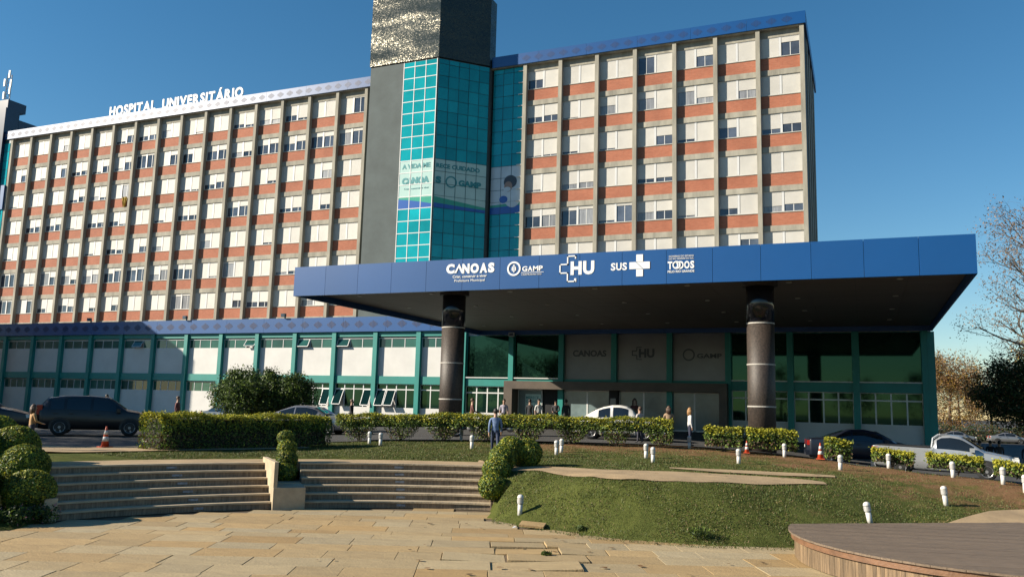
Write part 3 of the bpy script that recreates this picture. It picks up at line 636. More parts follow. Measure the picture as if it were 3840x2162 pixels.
text('poster_lettering','MERECE',1.0,.2,75.65,PYF+.275,2.35,film_teal,pod,.02,.003); text('poster_lettering','CUIDADO',1.05,.2,75.65,PYF+.275,2.08,film_teal,pod,.02,.003)
MB().box(82.1,82.5,PYF-.14,PYF-.11,1.9,2.5).obj('notice_board',posterm,pod,loc=PO)
# floodlights on the podium and low roof slabs behind the fascia
for x,lab in ((31.5,'grey floodlight on the shaded stretch of the podium fascia'),(43.2,'grey floodlight on the sunlit fascia just past the shadow edge'),(53.9,'grey floodlight on the sunlit fascia above the casement windows'),(74.6,'small white floodlight on the fin under the canopy by the portal')):
    t=thing('floodlight',lab,'floodlight',(x,PYF-.1,8.55),group='floodlights on the podium')
    z0=0 if x<74 else -1.75
    if x>74: t.location=(74.6,PYF-.05,6.75)
    MB().box(-.03,.03,-.02,.1,0,.2).obj('bracket',greywall,t); h=MB().box(-.2,.2,-.28,-.06,.1,.38).obj('housing',greywall if x<74 else wframe,t); MB().box(-.17,.17,-.29,-.281,.13,.35).obj('lens',glassd,h)
for j in range(7):
    x=4+j*7.0; MB().box(x,x+3.6,-3.4,-.6,8.42,9.25).box(x-.15,x+3.75,-3.6,-.55,9.25,9.4).obj('roof_slab',concrete,pod,loc=PO)
# ---------------------------------------------------------------- canopy
KX0,KX1,KY0,KY1,KZ0,KZ1=71.9,102.25,-34.31,-12.12,6.98,8.45
can=thing('entrance_canopy','huge flat blue entrance canopy on two round columns with white logos','canopy',(87,-32.3,.3)); KO=Vector((-87,32.3,-.3))
n=16; w=(KX1-KX0)/n
for i in range(n): MB().box(KX0+i*w+.007,KX0+(i+1)*w-.007,KY0,KY0+.12,KZ0,KZ1).obj('fascia_panel',blue,can,loc=KO)
for k in range(11):
    a=KY0+.125+k*(KY1-KY0-.13)/11; b=KY0+.125+(k+1)*(KY1-KY0-.13)/11
    MB().box(KX0,KX0+.1,a+.006,b-.006,KZ0,KZ1).obj('fascia_panel',blue,can,loc=KO); MB().box(KX1-.1,KX1,a+.006,b-.006,KZ0,KZ1).obj('fascia_panel',blue,can,loc=KO)
MB().box(KX0+.1,KX1-.1,KY0+.12,KY1,KZ0+.36,KZ1-.05).obj('roof_slab',greywall,can,loc=KO)
for i in range(15):
    x=KX0+.12+i*(KX1-KX0-.24)/15; MB().box(x+.004,x+(KX1-KX0-.24)/15-.004,KY0+.13,KY1,KZ0+.33,KZ0+.358).obj('soffit_board',soffitm,can,loc=KO)
lampm=mat('downlight_cover',(.6,.58,.52),.4,.05,2)
dl=MB().lathe([(.12,0),(.13,-.03),(.10,-.035)],14).mesh('downlight',lampm)
for ix in range(7):
    for iy in range(4): put('downlight',dl,can,Vector((74+ix*4.3,-31.5+iy*5.2,KZ0+.33))+KO)
ringcol=mat('column_ring_pale_stone',(.45,.42,.38),.6,.1,4)
for cx in (80.0,94.4):
    c=MB().lathe([(.56,0),(.56,5.42)],32,(cx,-32.3,.05)); col_=c.obj('column',stonecol,can,loc=KO,smooth=True)
    MB().lathe([(.565,0),(.565,1.72)],32,(cx,-32.3,5.47)).obj('upper_cladding',blackgloss,col_,smooth=True)
    MB().lathe([(.72,0),(.72,.28)],32,(cx,-32.3,7.02)).obj('capital',stonecol,col_)
    for z in (2.0,3.72,5.43): MB().lathe([(.578,0),(.578,.055)],32,(cx,-32.3,z)).obj('ring',ringcol,col_)
LY=KY0-.004
def tx(t_,x0,x1,z0,z1,bold,m=bigletter):
    if bold<.03: return tag(text('logo_lettering',t_,x1-x0,z1-z0,x0,LY-.001,z0,m,can,bold,.012),kind='stuff')
    W_=[1.15 if c in 'MOGC' else (.85 if c in 'SP' else 1.0) for c in t_]; tot=sum(W_)+.12*(len(t_)-1); x=x0; k_=(x1-x0)/tot
    for c,w_ in zip(t_,W_): text('logo_letter',c,w_*k_,z1-z0,x,LY-.001,z0,m,can,bold,.012); x+=(w_+.12)*k_
tx('C',80.55,80.98,7.78,8.24,.06); tx('NOAS',81.38,83.01,7.76,8.22,.06)
MB().prismY([(80.98,7.80),(81.08,7.80),(81.20,8.06),(81.36,7.78),(81.46,7.78),(81.22,8.24)],LY-.02,LY).obj('logo_roof_mark',bigletter,can,loc=KO)
tx('Criar, construir e viver',80.9,82.64,7.55,7.70,.01); tx('Prefeitura Municipal',80.99,82.54,7.35,7.50,.0)
def ringmesh(cx,cz,r0,r1,y,m,name,n=32):
    b=MB()
    for i in range(n):
        a0=2*math.pi*i/n;a1=2*math.pi*(i+1)/n; P=[(r*math.cos(a)+cx,r*math.sin(a)+cz) for r,a in ((r0,a0),(r1,a0),(r1,a1),(r0,a1))]
        b.prismY(P,y-.02,y)
    b.obj(name,m,can,loc=KO)
ringmesh(83.97,7.89,.25,.33,LY,bigletter,'logo_ring')
MB().prismY([(83.97+.045*s,7.70+.0) if 0 else (83.97+dx,7.89+dz) for dx,dz in ((0,-.18),(.11,-.06),(.10,.06),(0,.20),(-.10,.06),(-.11,-.06))],LY-.018,LY).obj('logo_leaf',bigletter,can,loc=KO)
for dx in (-.045,.03): MB().box(83.97+dx,83.985+dx,LY-.024,LY-.019,7.75,8.03).obj('logo_leaf_vein',blue,can,loc=KO)
tx('GAMP',84.37,85.36,7.75,7.98,.03); MB().box(84.32,85.41,LY-.012,LY,7.685,7.705).obj('logo_rule',bigletter,can,loc=KO); tx('A SAUDE MELHOR PARA TODOS',84.34,85.3,7.57,7.64,.0)
hb=MB(); t_=.055
def poly_line(P):
    for (a,b),(c,d) in zip(P[:-1],P[1:]): hb.box(min(a,c)-t_/2,max(a,c)+t_/2,LY-.02,LY,min(b,d)-t_/2,max(b,d)+t_/2)
poly_line([(86.88,8.24),(86.88,8.34),(86.52,8.34),(86.52,7.98),(86.17,7.98),(86.17,7.60),(86.52,7.60),(86.52,7.22),(86.86,7.22),(86.9,7.32)]) 
hb.obj('logo_cross_outline',bigletter,can,loc=KO)
tx('HU',86.66,87.74,7.50,8.10,.05)
tx('SUS',88.48,89.19,7.62,7.95,.03)
X=89.735; Z=7.80
MB().box(X-.145,X+.145,LY-.02,LY,Z+.165,Z+.47).obj('logo_cross_arm',bigletter,can,loc=KO); MB().box(X-.145,X+.145,LY-.02,LY,Z-.47,Z-.165).obj('logo_cross_arm',bigletter,can,loc=KO)
MB().prismY([(X-.44,Z-.15),(X+.13,Z-.15),(X-.17,Z+.15),(X-.44,Z+.15)],LY-.02,LY).obj('logo_cross_arm',bigletter,can,loc=KO); MB().prismY([(X+.16,Z-.15),(X+.44,Z-.15),(X+.44,Z+.15),(X-.14,Z+.15)],LY-.02,LY).obj('logo_cross_arm',bigletter,can,loc=KO)
tx('TODOS',90.93,92.03,7.58,7.91,.045); tx('GOVERNO DO ESTADO',90.98,92.01,8.08,8.16,.0); tx('DO RIO GRANDE DO SUL',90.98,92.01,7.98,8.05,.0); tx('PELO RIO GRANDE',90.93,92.03,7.43,7.53,.02)
ringmesh(91.30,7.75,.12,.17,LY-.008,bigletter,'logo_ring')
# neighbouring block outside the frame on the left: its shadow lies over the left half of the podium
nb=thing('annex_building','plain cream annex building standing left of the hospital forecourt','building',(13,-20,0)); 
MB().box(-8,9.4,-5.25,1,0,17.3).obj('wall',white,nb); MB().box(-8,9.4,-5.25,1,17.3,17.4).obj('roof',roofm,nb)
aw=MB().box(-.6,.6,-.03,.0,0,1.3).mesh('window',glassd)
for zz in range(5):
    for q in range(6): put('window',aw,nb,(-6.5+q*2.6,-5.25,1.2+zz*3.3))
# ---------------------------------------------------------------- foliage helpers
def leafm(name,col,rough=.55,var=.25,tr=.25):
    m=mat(name,tuple(c*1.12 for c in col),rough,var,2.5,spec=.3)
    n=m.node_tree; b=n.nodes['Principled BSDF']; L=n.links
    t=n.nodes.new('ShaderNodeBsdfTranslucent'); mx=n.nodes.new('ShaderNodeMixShader'); mx.inputs[0].default_value=tr
    src=b.inputs['Base Color'].links[0].from_socket; L.new(src,t.inputs[0]); o=n.nodes['Material Output']
    L.new(b.outputs[0],mx.inputs[1]); L.new(t.outputs[0],mx.inputs[2]); L.new(mx.outputs[0],o.inputs[0]); return m
LF_y=leafm('leaf_yellow_green',(.44,.42,.04)); LF_m=leafm('leaf_mid_green',(.14,.21,.032)); LF_d=leafm('leaf_dark_green',(.05,.085,.02))
LF_dk=leafm('leaf_evergreen',(.032,.056,.022)); LF_g=leafm('leaf_golden',(.30,.19,.035)); LF_b=leafm('leaf_brown',(.23,.12,.05)); LF_p=leafm('leaf_pale_brown',(.30,.20,.11))
LF_t=leafm('leaf_twig_brown',(.13,.085,.045)); FLW=leafm('petal_pink',(.5,.22,.22))
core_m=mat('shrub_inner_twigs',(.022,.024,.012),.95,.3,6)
def leaves(name,P,N,size,idx,mats,parent=None,loc=None,jit=.7,asp=.5,rng=RNG,kind=None):
    P=np.asarray(P,float); n=len(P); N=np.asarray(N,float)+rng.normal(0,jit,(n,3)); N/=np.linalg.norm(N,axis=1,keepdims=True)+1e-9
    T=np.cross(N,rng.normal(0,1,(n,3))); T/=np.linalg.norm(T,axis=1,keepdims=True)+1e-9; B=np.cross(N,T)
    s=size*rng.uniform(.6,1.35,(n,1)); L=T*s; W=B*s*asp
    V=np.stack([P-L*.5,P+W*.5+N*s*.08,P+L*.55,P-W*.5+N*s*.08],1).reshape(-1,3)
    me=bpy.data.meshes.new(name); me.vertices.add(4*n); me.vertices.foreach_set('co',V.ravel()); me.loops.add(4*n); me.loops.foreach_set('vertex_index',np.arange(4*n,dtype=np.int32))
    me.polygons.add(n); me.polygons.foreach_set('loop_start',np.arange(0,4*n,4,dtype=np.int32)); 
    for m in mats: me.materials.append(m)
    me.polygons.foreach_set('material_index',np.asarray(idx,dtype=np.int32)); me.update(); me.validate()
    o=put(name,me,parent,loc)
    if kind: o['kind']=kind
    return o
def ell_pts(c,r,n,rng=RNG,shell=.25):
    d=rng.normal(0,1,(n,3)); d/=np.linalg.norm(d,axis=1,keepdims=True); k=1-shell*rng.random((n,1))**1.5
    return np.array(c)+d*np.array(r)*k, d
def bumpy(P,c,amp,f): # uneven outline
    d=P-np.array(c); w=1+amp*(np.sin(P[:,0]*f+1.3)*np.sin(P[:,1]*f*1.1+.4)+np.sin(P[:,2]*f*1.2+P[:,0]*f*.5))[:,None]
    return np.array(c)+d*w
def ico(c,r,sub=2):
    bm=bmesh.new(); bmesh.ops.create_icosphere(bm,subdivisions=sub,radius=1); V=[v.co.copy() for v in bm.verts]; Fs=[tuple(v.index for v in f.verts) for f in bm.faces]; bm.free()
    return [(c[0]+v.x*r[0],c[1]+v.y*r[1],c[2]+v.z*r[2]) for v in V],Fs
# clipped hedges
def hedge(label,line,h,w,z0,dens=1500,lift=0.0,gapped=False,yel=.55,group=None,leaf=.075,cat='hedge'):
    line=[np.array(p,float) for p in line]; base=line[0]; bz=H1(*base)
    t=thing('clipped_hedge',label,cat,(base[0],base[1],bz),group=group); off=(-base[0],-base[1],-bz)
    seg=[np.linalg.norm(b-a) for a,b in zip(line[:-1],line[1:])]; tot=sum(seg); cum=np.concatenate([[0],np.cumsum(seg)]); L=np.array(line)
    def cen(u): return np.stack([np.interp(u,cum,L[:,0]),np.interp(u,cum,L[:,1])],-1)
    def nor(u):
        d=cen(np.minimum(u+.05,tot))-cen(np.maximum(u-.05,0)); d/=np.linalg.norm(d,axis=-1,keepdims=True)+1e-9; return np.stack([-d[:,1],d[:,0]],-1)
    n=int(dens*tot*(h+w)); rg=RNG
    u=rg.random(n)*tot; which=rg.random(n); ht=rg.random(n); sd=rg.choice([-1,1],n)
    topm=which<w/(w+2*h)*1.5
    lat=np.where(topm,rg.uniform(-.5,.5,n),sd*.5*(1-.22*rg.random(n)**2)); z=np.where(topm,1-.10*rg.random(n)**2,lift+ht*(1-lift))
    endm=rg.random(n)<min(.3,.55*w/tot); u=np.where(endm,rg.choice([0,1],n)*tot+rg.normal(0,.04,n),u); lat=np.where(endm,rg.uniform(-.5,.5,n),lat)
    prof=1.0
    if gapped: # shrubs whose bases part from each other
        ph=(u/1.75)%1; nar=np.abs(ph-.5)*2; low=z<.62; keep=~(low&(nar>.25+z*.95)); 
        u,lat,z,topm,sd,endm=[a[keep] for a in (u,lat,z,topm,sd,endm)]; n=len(u)
    c=cen(u); nn=nor(u); wob=1+.10*np.sin(u*2.3+1)+.06*np.sin(u*5.1); hh=h*(1+.035*np.sin(u*1.7)+.03*np.sin(u*4.3+2))
    rnd=np.sqrt(np.clip(1-np.maximum(0,np.abs(lat)*2-.75)**2*6*(z>.8),0.3,1))
    P=np.empty((n,3)); P[:,:2]=c+nn*(lat*w*wob)[:,None]; gz=H(P[:,0],P[:,1]); P[:,2]=gz+z0+z*hh*rnd+rg.normal(0,.025,n); P[:,:2]+=rg.normal(0,.03,(n,2)); spr=rg.random(n)<.05; P[spr,2]+=rg.uniform(0,.09,spr.sum())*(topm[spr]); P[spr,:2]+=rg.normal(0,.05,(spr.sum(),2))
    Nn=np.zeros((n,3)); Nn[:,2]=np.where(topm,1,.3); Nn[:,:2]=nn*(np.sign(lat)*np.where(topm,.2,1))[:,None]
    zz=(P[:,2]-gz-z0)/h; r=rg.random(n)
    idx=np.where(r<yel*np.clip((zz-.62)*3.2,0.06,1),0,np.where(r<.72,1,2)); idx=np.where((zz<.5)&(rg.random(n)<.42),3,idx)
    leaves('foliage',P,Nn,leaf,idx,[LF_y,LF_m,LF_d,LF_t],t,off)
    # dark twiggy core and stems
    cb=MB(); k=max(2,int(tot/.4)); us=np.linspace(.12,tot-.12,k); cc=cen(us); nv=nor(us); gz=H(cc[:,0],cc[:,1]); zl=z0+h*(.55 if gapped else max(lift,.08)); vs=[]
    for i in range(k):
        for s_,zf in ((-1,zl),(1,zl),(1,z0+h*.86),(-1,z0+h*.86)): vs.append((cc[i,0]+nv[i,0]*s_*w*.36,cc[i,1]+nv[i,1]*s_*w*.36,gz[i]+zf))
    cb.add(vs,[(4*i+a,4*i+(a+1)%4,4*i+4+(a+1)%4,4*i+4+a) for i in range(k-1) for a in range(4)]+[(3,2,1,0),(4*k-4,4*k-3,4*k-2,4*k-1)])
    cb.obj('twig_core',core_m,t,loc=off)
    m=int(tot/1.75)+1 if gapped else max(1,int(tot/.9))
    for i in range(m):
        uu=min(tot-.1,(i+.5)*1.75 if gapped else (i+.5)*tot/m); q=cen(np.array([uu]))[0]; g=H1(*q); s=MB()
        for j in range(5 if gapped else 2):
            a=rg.uniform(0,6.28); e=rg.uniform(.15,.45); s.tube([(q[0]+.03*math.cos(a),q[1]+.03*math.sin(a),g-.05),(q[0]+.4*e*math.cos(a),q[1]+.4*e*math.sin(a),g+z0+h*.3),(q[0]+e*math.cos(a),q[1]+e*math.sin(a),g+z0+h*.7)],[.028,.02,.012],5)
        s.obj('stem',bark,t,loc=off)
    return t
hedge('long boxy hedge by the parked dark cars with a bright yellow-green top',[(77.55,-48.2),(78.4,-45.2),(79.5,-41.9)],1.13,1.25,0,1700,yel=.8)
hedge('longest clipped hedge of joined shrubs with bare stems, in front of the white beetle',[(78.3,-39.0),(81.5,-37.9),(85,-36.8),(88.4,-36.0),(91.3,-35.3)],1.08,.95,0,1500,lift=.12,gapped=True,yel=.62)
hedge('leafy low hedge piece just left of the right canopy column base',[(92.7,-35.6),(94.0,-35.5)],.78,.8,.1,1500,lift=.15,yel=.8,leaf=.1)
hedge('leafy low hedge piece hiding the foot of the right canopy column',[(94.2,-35.4),(95.9,-35.1)],.80,.85,.1,1500,lift=.15,yel=.85,leaf=.1)
hedge('round leafy shrub behind the orange cone with a white top',[(97.0,-35.45),(97.75,-35.3)],.72,.85,.06,1600,lift=.1,yel=.6,leaf=.1)
hedge('flat topped shrub in front of the silver pickup tailgate',[(98.55,-36.5),(99.75,-36.6)],.52,.75,.08,1800,lift=.25,yel=.95,leaf=.08)
hedge('flat topped shrub in front of the silver pickup door',[(100.2,-37.7),(101.65,-38.0)],.55,.75,.08,1800,lift=.25,yel=.95,leaf=.08)
hedge('flat topped shrub in front of the silver pickup bonnet',[(101.95,-38.75),(103.4,-39.1)],.50,.75,.08,1800,lift=.25,yel=.9,leaf=.08)
# clipped topiary cascades
def topiary(label,balls,dens=2600,loc=None):
    b0=loc or balls[0]; t=thing('topiary_bush',label,'topiary',b0[:3]); off=tuple(-c for c in b0[:3])
    for (x,y,z,r) in balls:
        n=int(dens*4*math.pi*r*r); P,D=ell_pts((x,y,z),(r,r,r*.92),n,shell=.16); P=bumpy(P,(x,y,z),.025,6); rr=RNG.random(n)
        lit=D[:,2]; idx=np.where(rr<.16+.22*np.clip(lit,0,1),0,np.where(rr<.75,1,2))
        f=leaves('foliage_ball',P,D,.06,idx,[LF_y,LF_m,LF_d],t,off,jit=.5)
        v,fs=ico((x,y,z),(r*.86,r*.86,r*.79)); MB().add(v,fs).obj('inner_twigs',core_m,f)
    s=MB()
    for (x,y,z,r) in balls: s.tube([(x,y,H1(x,y)-.1 if r else z),(x,y,z)],[.04,.03],6)
    s.obj('stem',bark,t,loc=off)
topiary('big tiered topiary cascade at the shaded end of the left steps',[(80.72,-54.6,-.46,.56),(79.72,-54.05,.04,.56),(78.75,-53.6,.44,.58),(78.4,-54.6,.40,.62),(80.1,-55.6,-.2,.55),(80.85,-54.6,-.95,.36),(77.6,-53.4,.58,.66),(76.8,-54.6,.9,.8)])
topiary('slim stack of four clipped balls in the planter pier',[(83.01,-48.38,-.27,.33),(82.9,-48.22,.07,.31),(82.77,-48.08,.38,.285),(82.6,-47.95,.66,.25)])
topiary('cascade of merged clipped balls where the right steps meet the lawn',[(88.86,-47.0,-.42,.39),(88.70,-46.35,-.03,.41),(88.55,-45.6,.28,.42),(88.45,-44.8,.46,.44),(88.85,-44.5,.36,.48),(88.95,-46.6,-.55,.38)])
# flower bed plants under the left topiary
for i,(x,y) in enumerate([(81.35,-55.35),(81.0,-55.7),(81.5,-54.75),(80.6,-56.0),(81.25,-55.0),(80.9,-56.3)]):
    z=PL; t=thing('flowering_plant','small pink flowering plant in the bed below the big topiary','plant',(x,y,z),group='flower bed plants')
    P,D=ell_pts((0,0,.2),(.3,.3,.24),420,shell=.8); leaves('foliage',P,D,.07,np.where(RNG.random(420)<.2,0,np.where(RNG.random(420)<.6,1,2)),[LF_m,LF_d,LF_dk],t)
    P,D=ell_pts((0,0,.24),(.3,.3,.25),26,shell=.1); leaves('petals',P,D,.06,np.zeros(26,int),[FLW],t)
# ---------------------------------------------------------------- trees
def tree(name,label,base,height,trunk_r,crown,leafsz,nleaf,mix,mats,limbs=9,seed=1,group=None,sparse=False,trunk_h=.35,fork=3):
    rg=np.random.default_rng(seed); rr=random.Random(seed); t=thing(name,label,'tree',base,group=group)
    tb=MB(); h=height; lean=(rr.uniform(-.04,.04)*h,rr.uniform(-.04,.04)*h)
    tops=(lean[0],lean[1],h*.86); tb.tube([(0,0,-.2),(lean[0]*.3,lean[1]*.3,h*trunk_h),(lean[0]*.7,lean[1]*.7,h*.6),tops],[trunk_r*1.25,trunk_r*.8,trunk_r*.45,trunk_r*.12],9); tb.obj('trunk',bark,t,smooth=True)
    lb_=MB(); tips=[]
    def grow(p,d,L,r,lv):
        q=p+d*L*.5+Vector((rr.gauss(0,.06),rr.gauss(0,.06),rr.gauss(.03,.05)))*L; e=p+d*L+Vector((rr.gauss(0,.1),rr.gauss(0,.1),rr.gauss(.06,.08)))*L
        lb_.tube([p,q,e],[r,r*.7,r*.35],6 if lv<2 else 4,cap=False); tips.append((e,lv)); tips.append((q,lv))
        if lv<fork:
            for _ in range(3 if lv<2 else 2):
                dd=(d+Vector((rr.gauss(0,.55),rr.gauss(0,.55),rr.gauss(.12,.4)))).normalized(); grow(q.lerp(e,rr.uniform(.1,1)),dd,L*rr.uniform(.5,.72),r*.5,lv+1)
    cx,cyy,cz,rx,ry,rz=crown
    for k in range(limbs):
        f=trunk_h+.5*(k/limbs); a=k*2.4+rr.uniform(-.4,.4); z=h*f; p=Vector((lean[0]*f,lean[1]*f,z)); d=Vector((math.cos(a),math.sin(a),rr.uniform(.25,.9))).normalized()
        grow(p,d,max(rx,ry)*rr.uniform(.42,.62),trunk_r*.42*(1-.5*k/limbs),0)
    lb_.obj('limbs',bark,t)
    T=np.array([tuple(e) for e,l in tips if l>=1]) if len(tips) else np.zeros((1,3))
    inside=(((T-np.array([cx,cyy,cz]))/np.array([rx,ry,rz]))**2).sum(1)<1.25; T=T[inside] if inside.sum()>5 else T
    if sparse:
        c=T[rg.integers(0,len(T),nleaf)]; P=c+rg.normal(0,.30,(nleaf,3)); D=rg.normal(0,1,(nleaf,3))
    else:
        nc=max(14,len(T)//2); cc=T[rg.integers(0,len(T),nc)]; e,_=ell_pts((cx,cyy,cz),(rx,ry,rz),nc,rg,.5); cc=np.concatenate([cc,e]); cr=rg.uniform(.16,.34,len(cc))*(rx+rz)/2
        w=rg.integers(0,len(cc),nleaf); d=rg.normal(0,1,(nleaf,3)); d/=np.linalg.norm(d,axis=1,keepdims=True); P=cc[w]+d*(cr[w]*rg.random(nleaf)**.4)[:,None]; D=d
    P=P[P[:,2]>h*.06]; D=D[:len(P)]; idx=rg.choice(len(mats),len(P),p=mix); leaves('crown',P,D,leafsz,idx,mats,t,rng=rg)
    return t
def gz(x,y): return H1(x,y) if (60<x<120 and -90<y<-11) else ZX(x)
tree('round_bush_tree','rounded dark green bushy tree before the white podium panels',(67.4,-31.5,0),3.25,.13,(0,0,1.85,2.1,1.95,1.35),.13,22000,[.3,.45,.25],[LF_m,LF_d,LF_dk],seed=4,trunk_h=.25)
tree('round_bush_tree','lower bushy tree adjoining the rounded dark green tree at the podium',(68.9,-30.6,0),3.05,.12,(0,0,1.85,1.75,1.7,1.2),.13,16000,[.3,.46,.24],[LF_m,LF_d,LF_dk],seed=9,trunk_h=.25)
tree('evergreen_tree','dark evergreen tree beside the podium corner above the walking people',(107.2,-11.0,-1.3),7.2,.2,(0,0,4.6,2.9,2.8,2.2),.16,22000,[.14,.50,.36],[LF_b,LF_d,LF_dk],seed=12)
tree('autumn_tree','rusty gold autumn tree far behind the podium corner',(109.6,68,-1.3),12.2,.25,(0,0,6.6,5.6,5.0,5.2),.26,20000,[.35,.35,.3],[LF_g,LF_b,LF_p],seed=15)
tree('autumn_tree','golden leaved tree half hidden behind the dark evergreen',(110.6,-4,-1.3),9.5,.22,(0,0,5.6,3.6,3.2,3.4),.16,16000,[.6,.2,.2],[LF_g,LF_m,LF_b],seed=22)
tree('bare_plane_tree','tall half bare tree with thin branches and scattered brown leaves',(109.6,-13.5,-1.2),16.5,.34,(-.5,0,10.5,6.3,5.2,5.8),.11,11000,[.55,.2,.25],[LF_p,LF_b,LF_t],limbs=22,seed=31,sparse=True,trunk_h=.26,fork=4)
for k,(x,y,hh,sd) in enumerate([(103,84,10,41),(100,92,10,42),(116,76,9,43),(122,82,10,44)]):
    tree('background_tree','brownish background tree far beyond the car park','' or (x,y,-1.3),hh,.2,(0,0,hh*.58,3.6,3.4,hh*.4),.2,6000,[.3,.35,.35],[LF_g,LF_b,LF_d],seed=sd,group='trees far beyond the car park')
tree('shade_tree','broad leafy street tree standing left of the driveway by the path',(61.2,-53.2,0),8.0,.25,(0,0,5.4,4.2,4.0,2.7),.22,9000,[.2,.4,.4],[LF_m,LF_d,LF_dk],seed=52)
tree('shade_tree','broad leafy street tree standing beyond the parked dark cars',(56.0,-47.2,0),8.5,.25,(0,0,5.6,4.6,4.2,2.9),.22,9000,[.2,.4,.4],[LF_m,LF_d,LF_dk],seed=51)
for k,(x,y,hh,sd) in enumerate([(70,-112,9,61),(84,-118,11,62),(97,-114,8,63),(108,-120,12,64),(120,-112,9,65),(134,-118,10,66),(58,-120,11,67)]):
    tree('park_tree','leafy park tree across the street opposite the entrance',(x,y,ZX(x)),hh,.25,(0,0,hh*.6,4,4,hh*.38),.32,2500,[.2,.4,.4],[LF_m,LF_d,LF_dk],seed=sd,group='park trees opposite the entrance')
for k,(x,y,hh,sd) in enumerate([(96,100,9,71),(107,95,11,72),(113,90,11,73),(119,72,8,74),(127,78,9,75),(134,85,10,76)]):
    tree('background_tree','brownish background tree far beyond the car park',(x,y,-1.3),hh,.2,(0,0,hh*.52,4.2,3.6,hh*.46),.24,6000,[.2,.35,.45],[LF_g,LF_b,LF_d],seed=sd,group='trees far beyond the car park')
P_=RNG.uniform(0,1,(16000,3)); P_=np.stack([96+P_[:,0]*50,60+P_[:,1]*1.2,-1.3+P_[:,2]**.8*2.2+.2*np.sin(P_[:,0]*60)],-1)
ph=thing('boundary_hedge','tall dark boundary hedge behind the far parked cars','hedge',(110,60.6,-1.3)); leaves('foliage',P_-np.array([110,60.6,-1.3]),np.tile([0,-1,.4],(16000,1)),.2,RNG.choice(3,16000,p=[.2,.4,.4]),[LF_b,LF_d,LF_dk],ph); MB().box(-14,26,-.2,.4,0,1.5).obj('twig_core',core_m,ph)
# ---------------------------------------------------------------- grass blades on the lawn
def grass(n=420000):
    rg=np.random.default_rng(5); x=rg.uniform(74.5,104.5,n); y=rg.uniform(-50.2,-33.8,n); z=H(x,y)
    d=dirt(x,y); r=np.hypot(x-CX,y-CY); an=np.degrees(np.arctan2(y-CY,x-CX))%360
    edge=(z>-1.19)&(z<=-1.07)&(rg.random(n)<.4); z=np.maximum(z,PL+.004)*edge+z*~edge; keep=((z>-1.07)|edge)&(rg.random(n)>np.clip(d*3.2,0,.93))&~((an>104.8)&(an<166)&(r<14.4))
    def inpoly(P):
        P=np.array(P); c=np.zeros(n,bool); j=len(P)-1
        for i in range(len(P)):
            xi,yi=P[i];xj,yj=P[j]; c^=((yi>y)!=(yj>y))&(x<(xj-xi)*(y-yi)/(yj-yi+1e-12)+xi); j=i
        return c
    keep&=~inpoly(PLOW+PUP[::-1]); keep&=~inpoly(PSL+PSU[::-1])
    keep&=~inpoly([(97.4,-49.3),(99.3,-46.2),(101.2,-43.2),(104,-40.5),(110,-36),(113,-38),(107,-42),(104,-44.3),(102,-47.3),(99.5,-50.5)])
    keep&=~inpoly([(77,-33),(77.6,-40.2),(80.5,-38.2),(84.2,-36.2),(91.8,-33.7),(95.6,-34.1),(97.6,-34.8),(99.4,-35.8),(101.1,-37.2),(102.8,-38.2),(106,-38.8),(106,-33)])
    keep&=~inpoly([(77,-50.6),(79.5,-46.5),(80.2,-43.5),(78.3,-41.9),(77,-44.2),(74.5,-47.6)])
    x,y,z=x[keep],y[keep],z[keep]; m=len(x)
    P=np.stack([x,y,z],-1); a=rg.uniform(0,6.283,m); s=rg.uniform(.006,.013,m); hgt=rg.uniform(.015,.05,m)*(1+.8*(rg.random(m)<.04)); lx=rg.normal(0,.018,(m,2))
    e=np.stack([np.cos(a)*s,np.sin(a)*s,np.zeros(m)],-1); tip=P+np.stack([lx[:,0],lx[:,1],hgt],-1)
    V=np.stack([P-e,P+e,tip],1).reshape(-1,3); me=bpy.data.meshes.new('grass'); me.vertices.add(3*m); me.vertices.foreach_set('co',V.ravel()); me.loops.add(3*m); me.loops.foreach_set('vertex_index',np.arange(3*m,dtype=np.int32)); me.polygons.add(m); me.polygons.foreach_set('loop_start',np.arange(0,3*m,3,dtype=np.int32))
    for q in (leafm('grass_green',(.095,.135,.028)),leafm('grass_olive',(.13,.12,.038)),leafm('grass_dry',(.24,.17,.08))): me.materials.append(q)
    me.polygons.foreach_set('material_index',rg.choice(3,m,p=[.62,.27,.11]).astype(np.int32)); me.update()
    tag(put('grass',me),'short patchy grass growing on the lawn banks','grass',kind='stuff')
grass()
for (x,y,s,lab) in ((94.9,-49.25,.28,'dark weed clump at the lawn edge near the timber stage'),(92.2,-49.35,.13,'small weed tuft where the lawn meets the flagstones'),(92.55,-52.6,.10,'weed sprouting from the broken flagstone joint')):
    z=max(H1(x,y),PL); t=thing('weed_tuft',lab,'weed',(x,y,z)); P,D=ell_pts((0,0,s*.35),(s,s*.8,s*.55),int(900*s+60),shell=.9); leaves('blades',P,D,.09,RNG.choice(3,len(P)),[LF_m,LF_d,LF_dk],t,asp=.2)
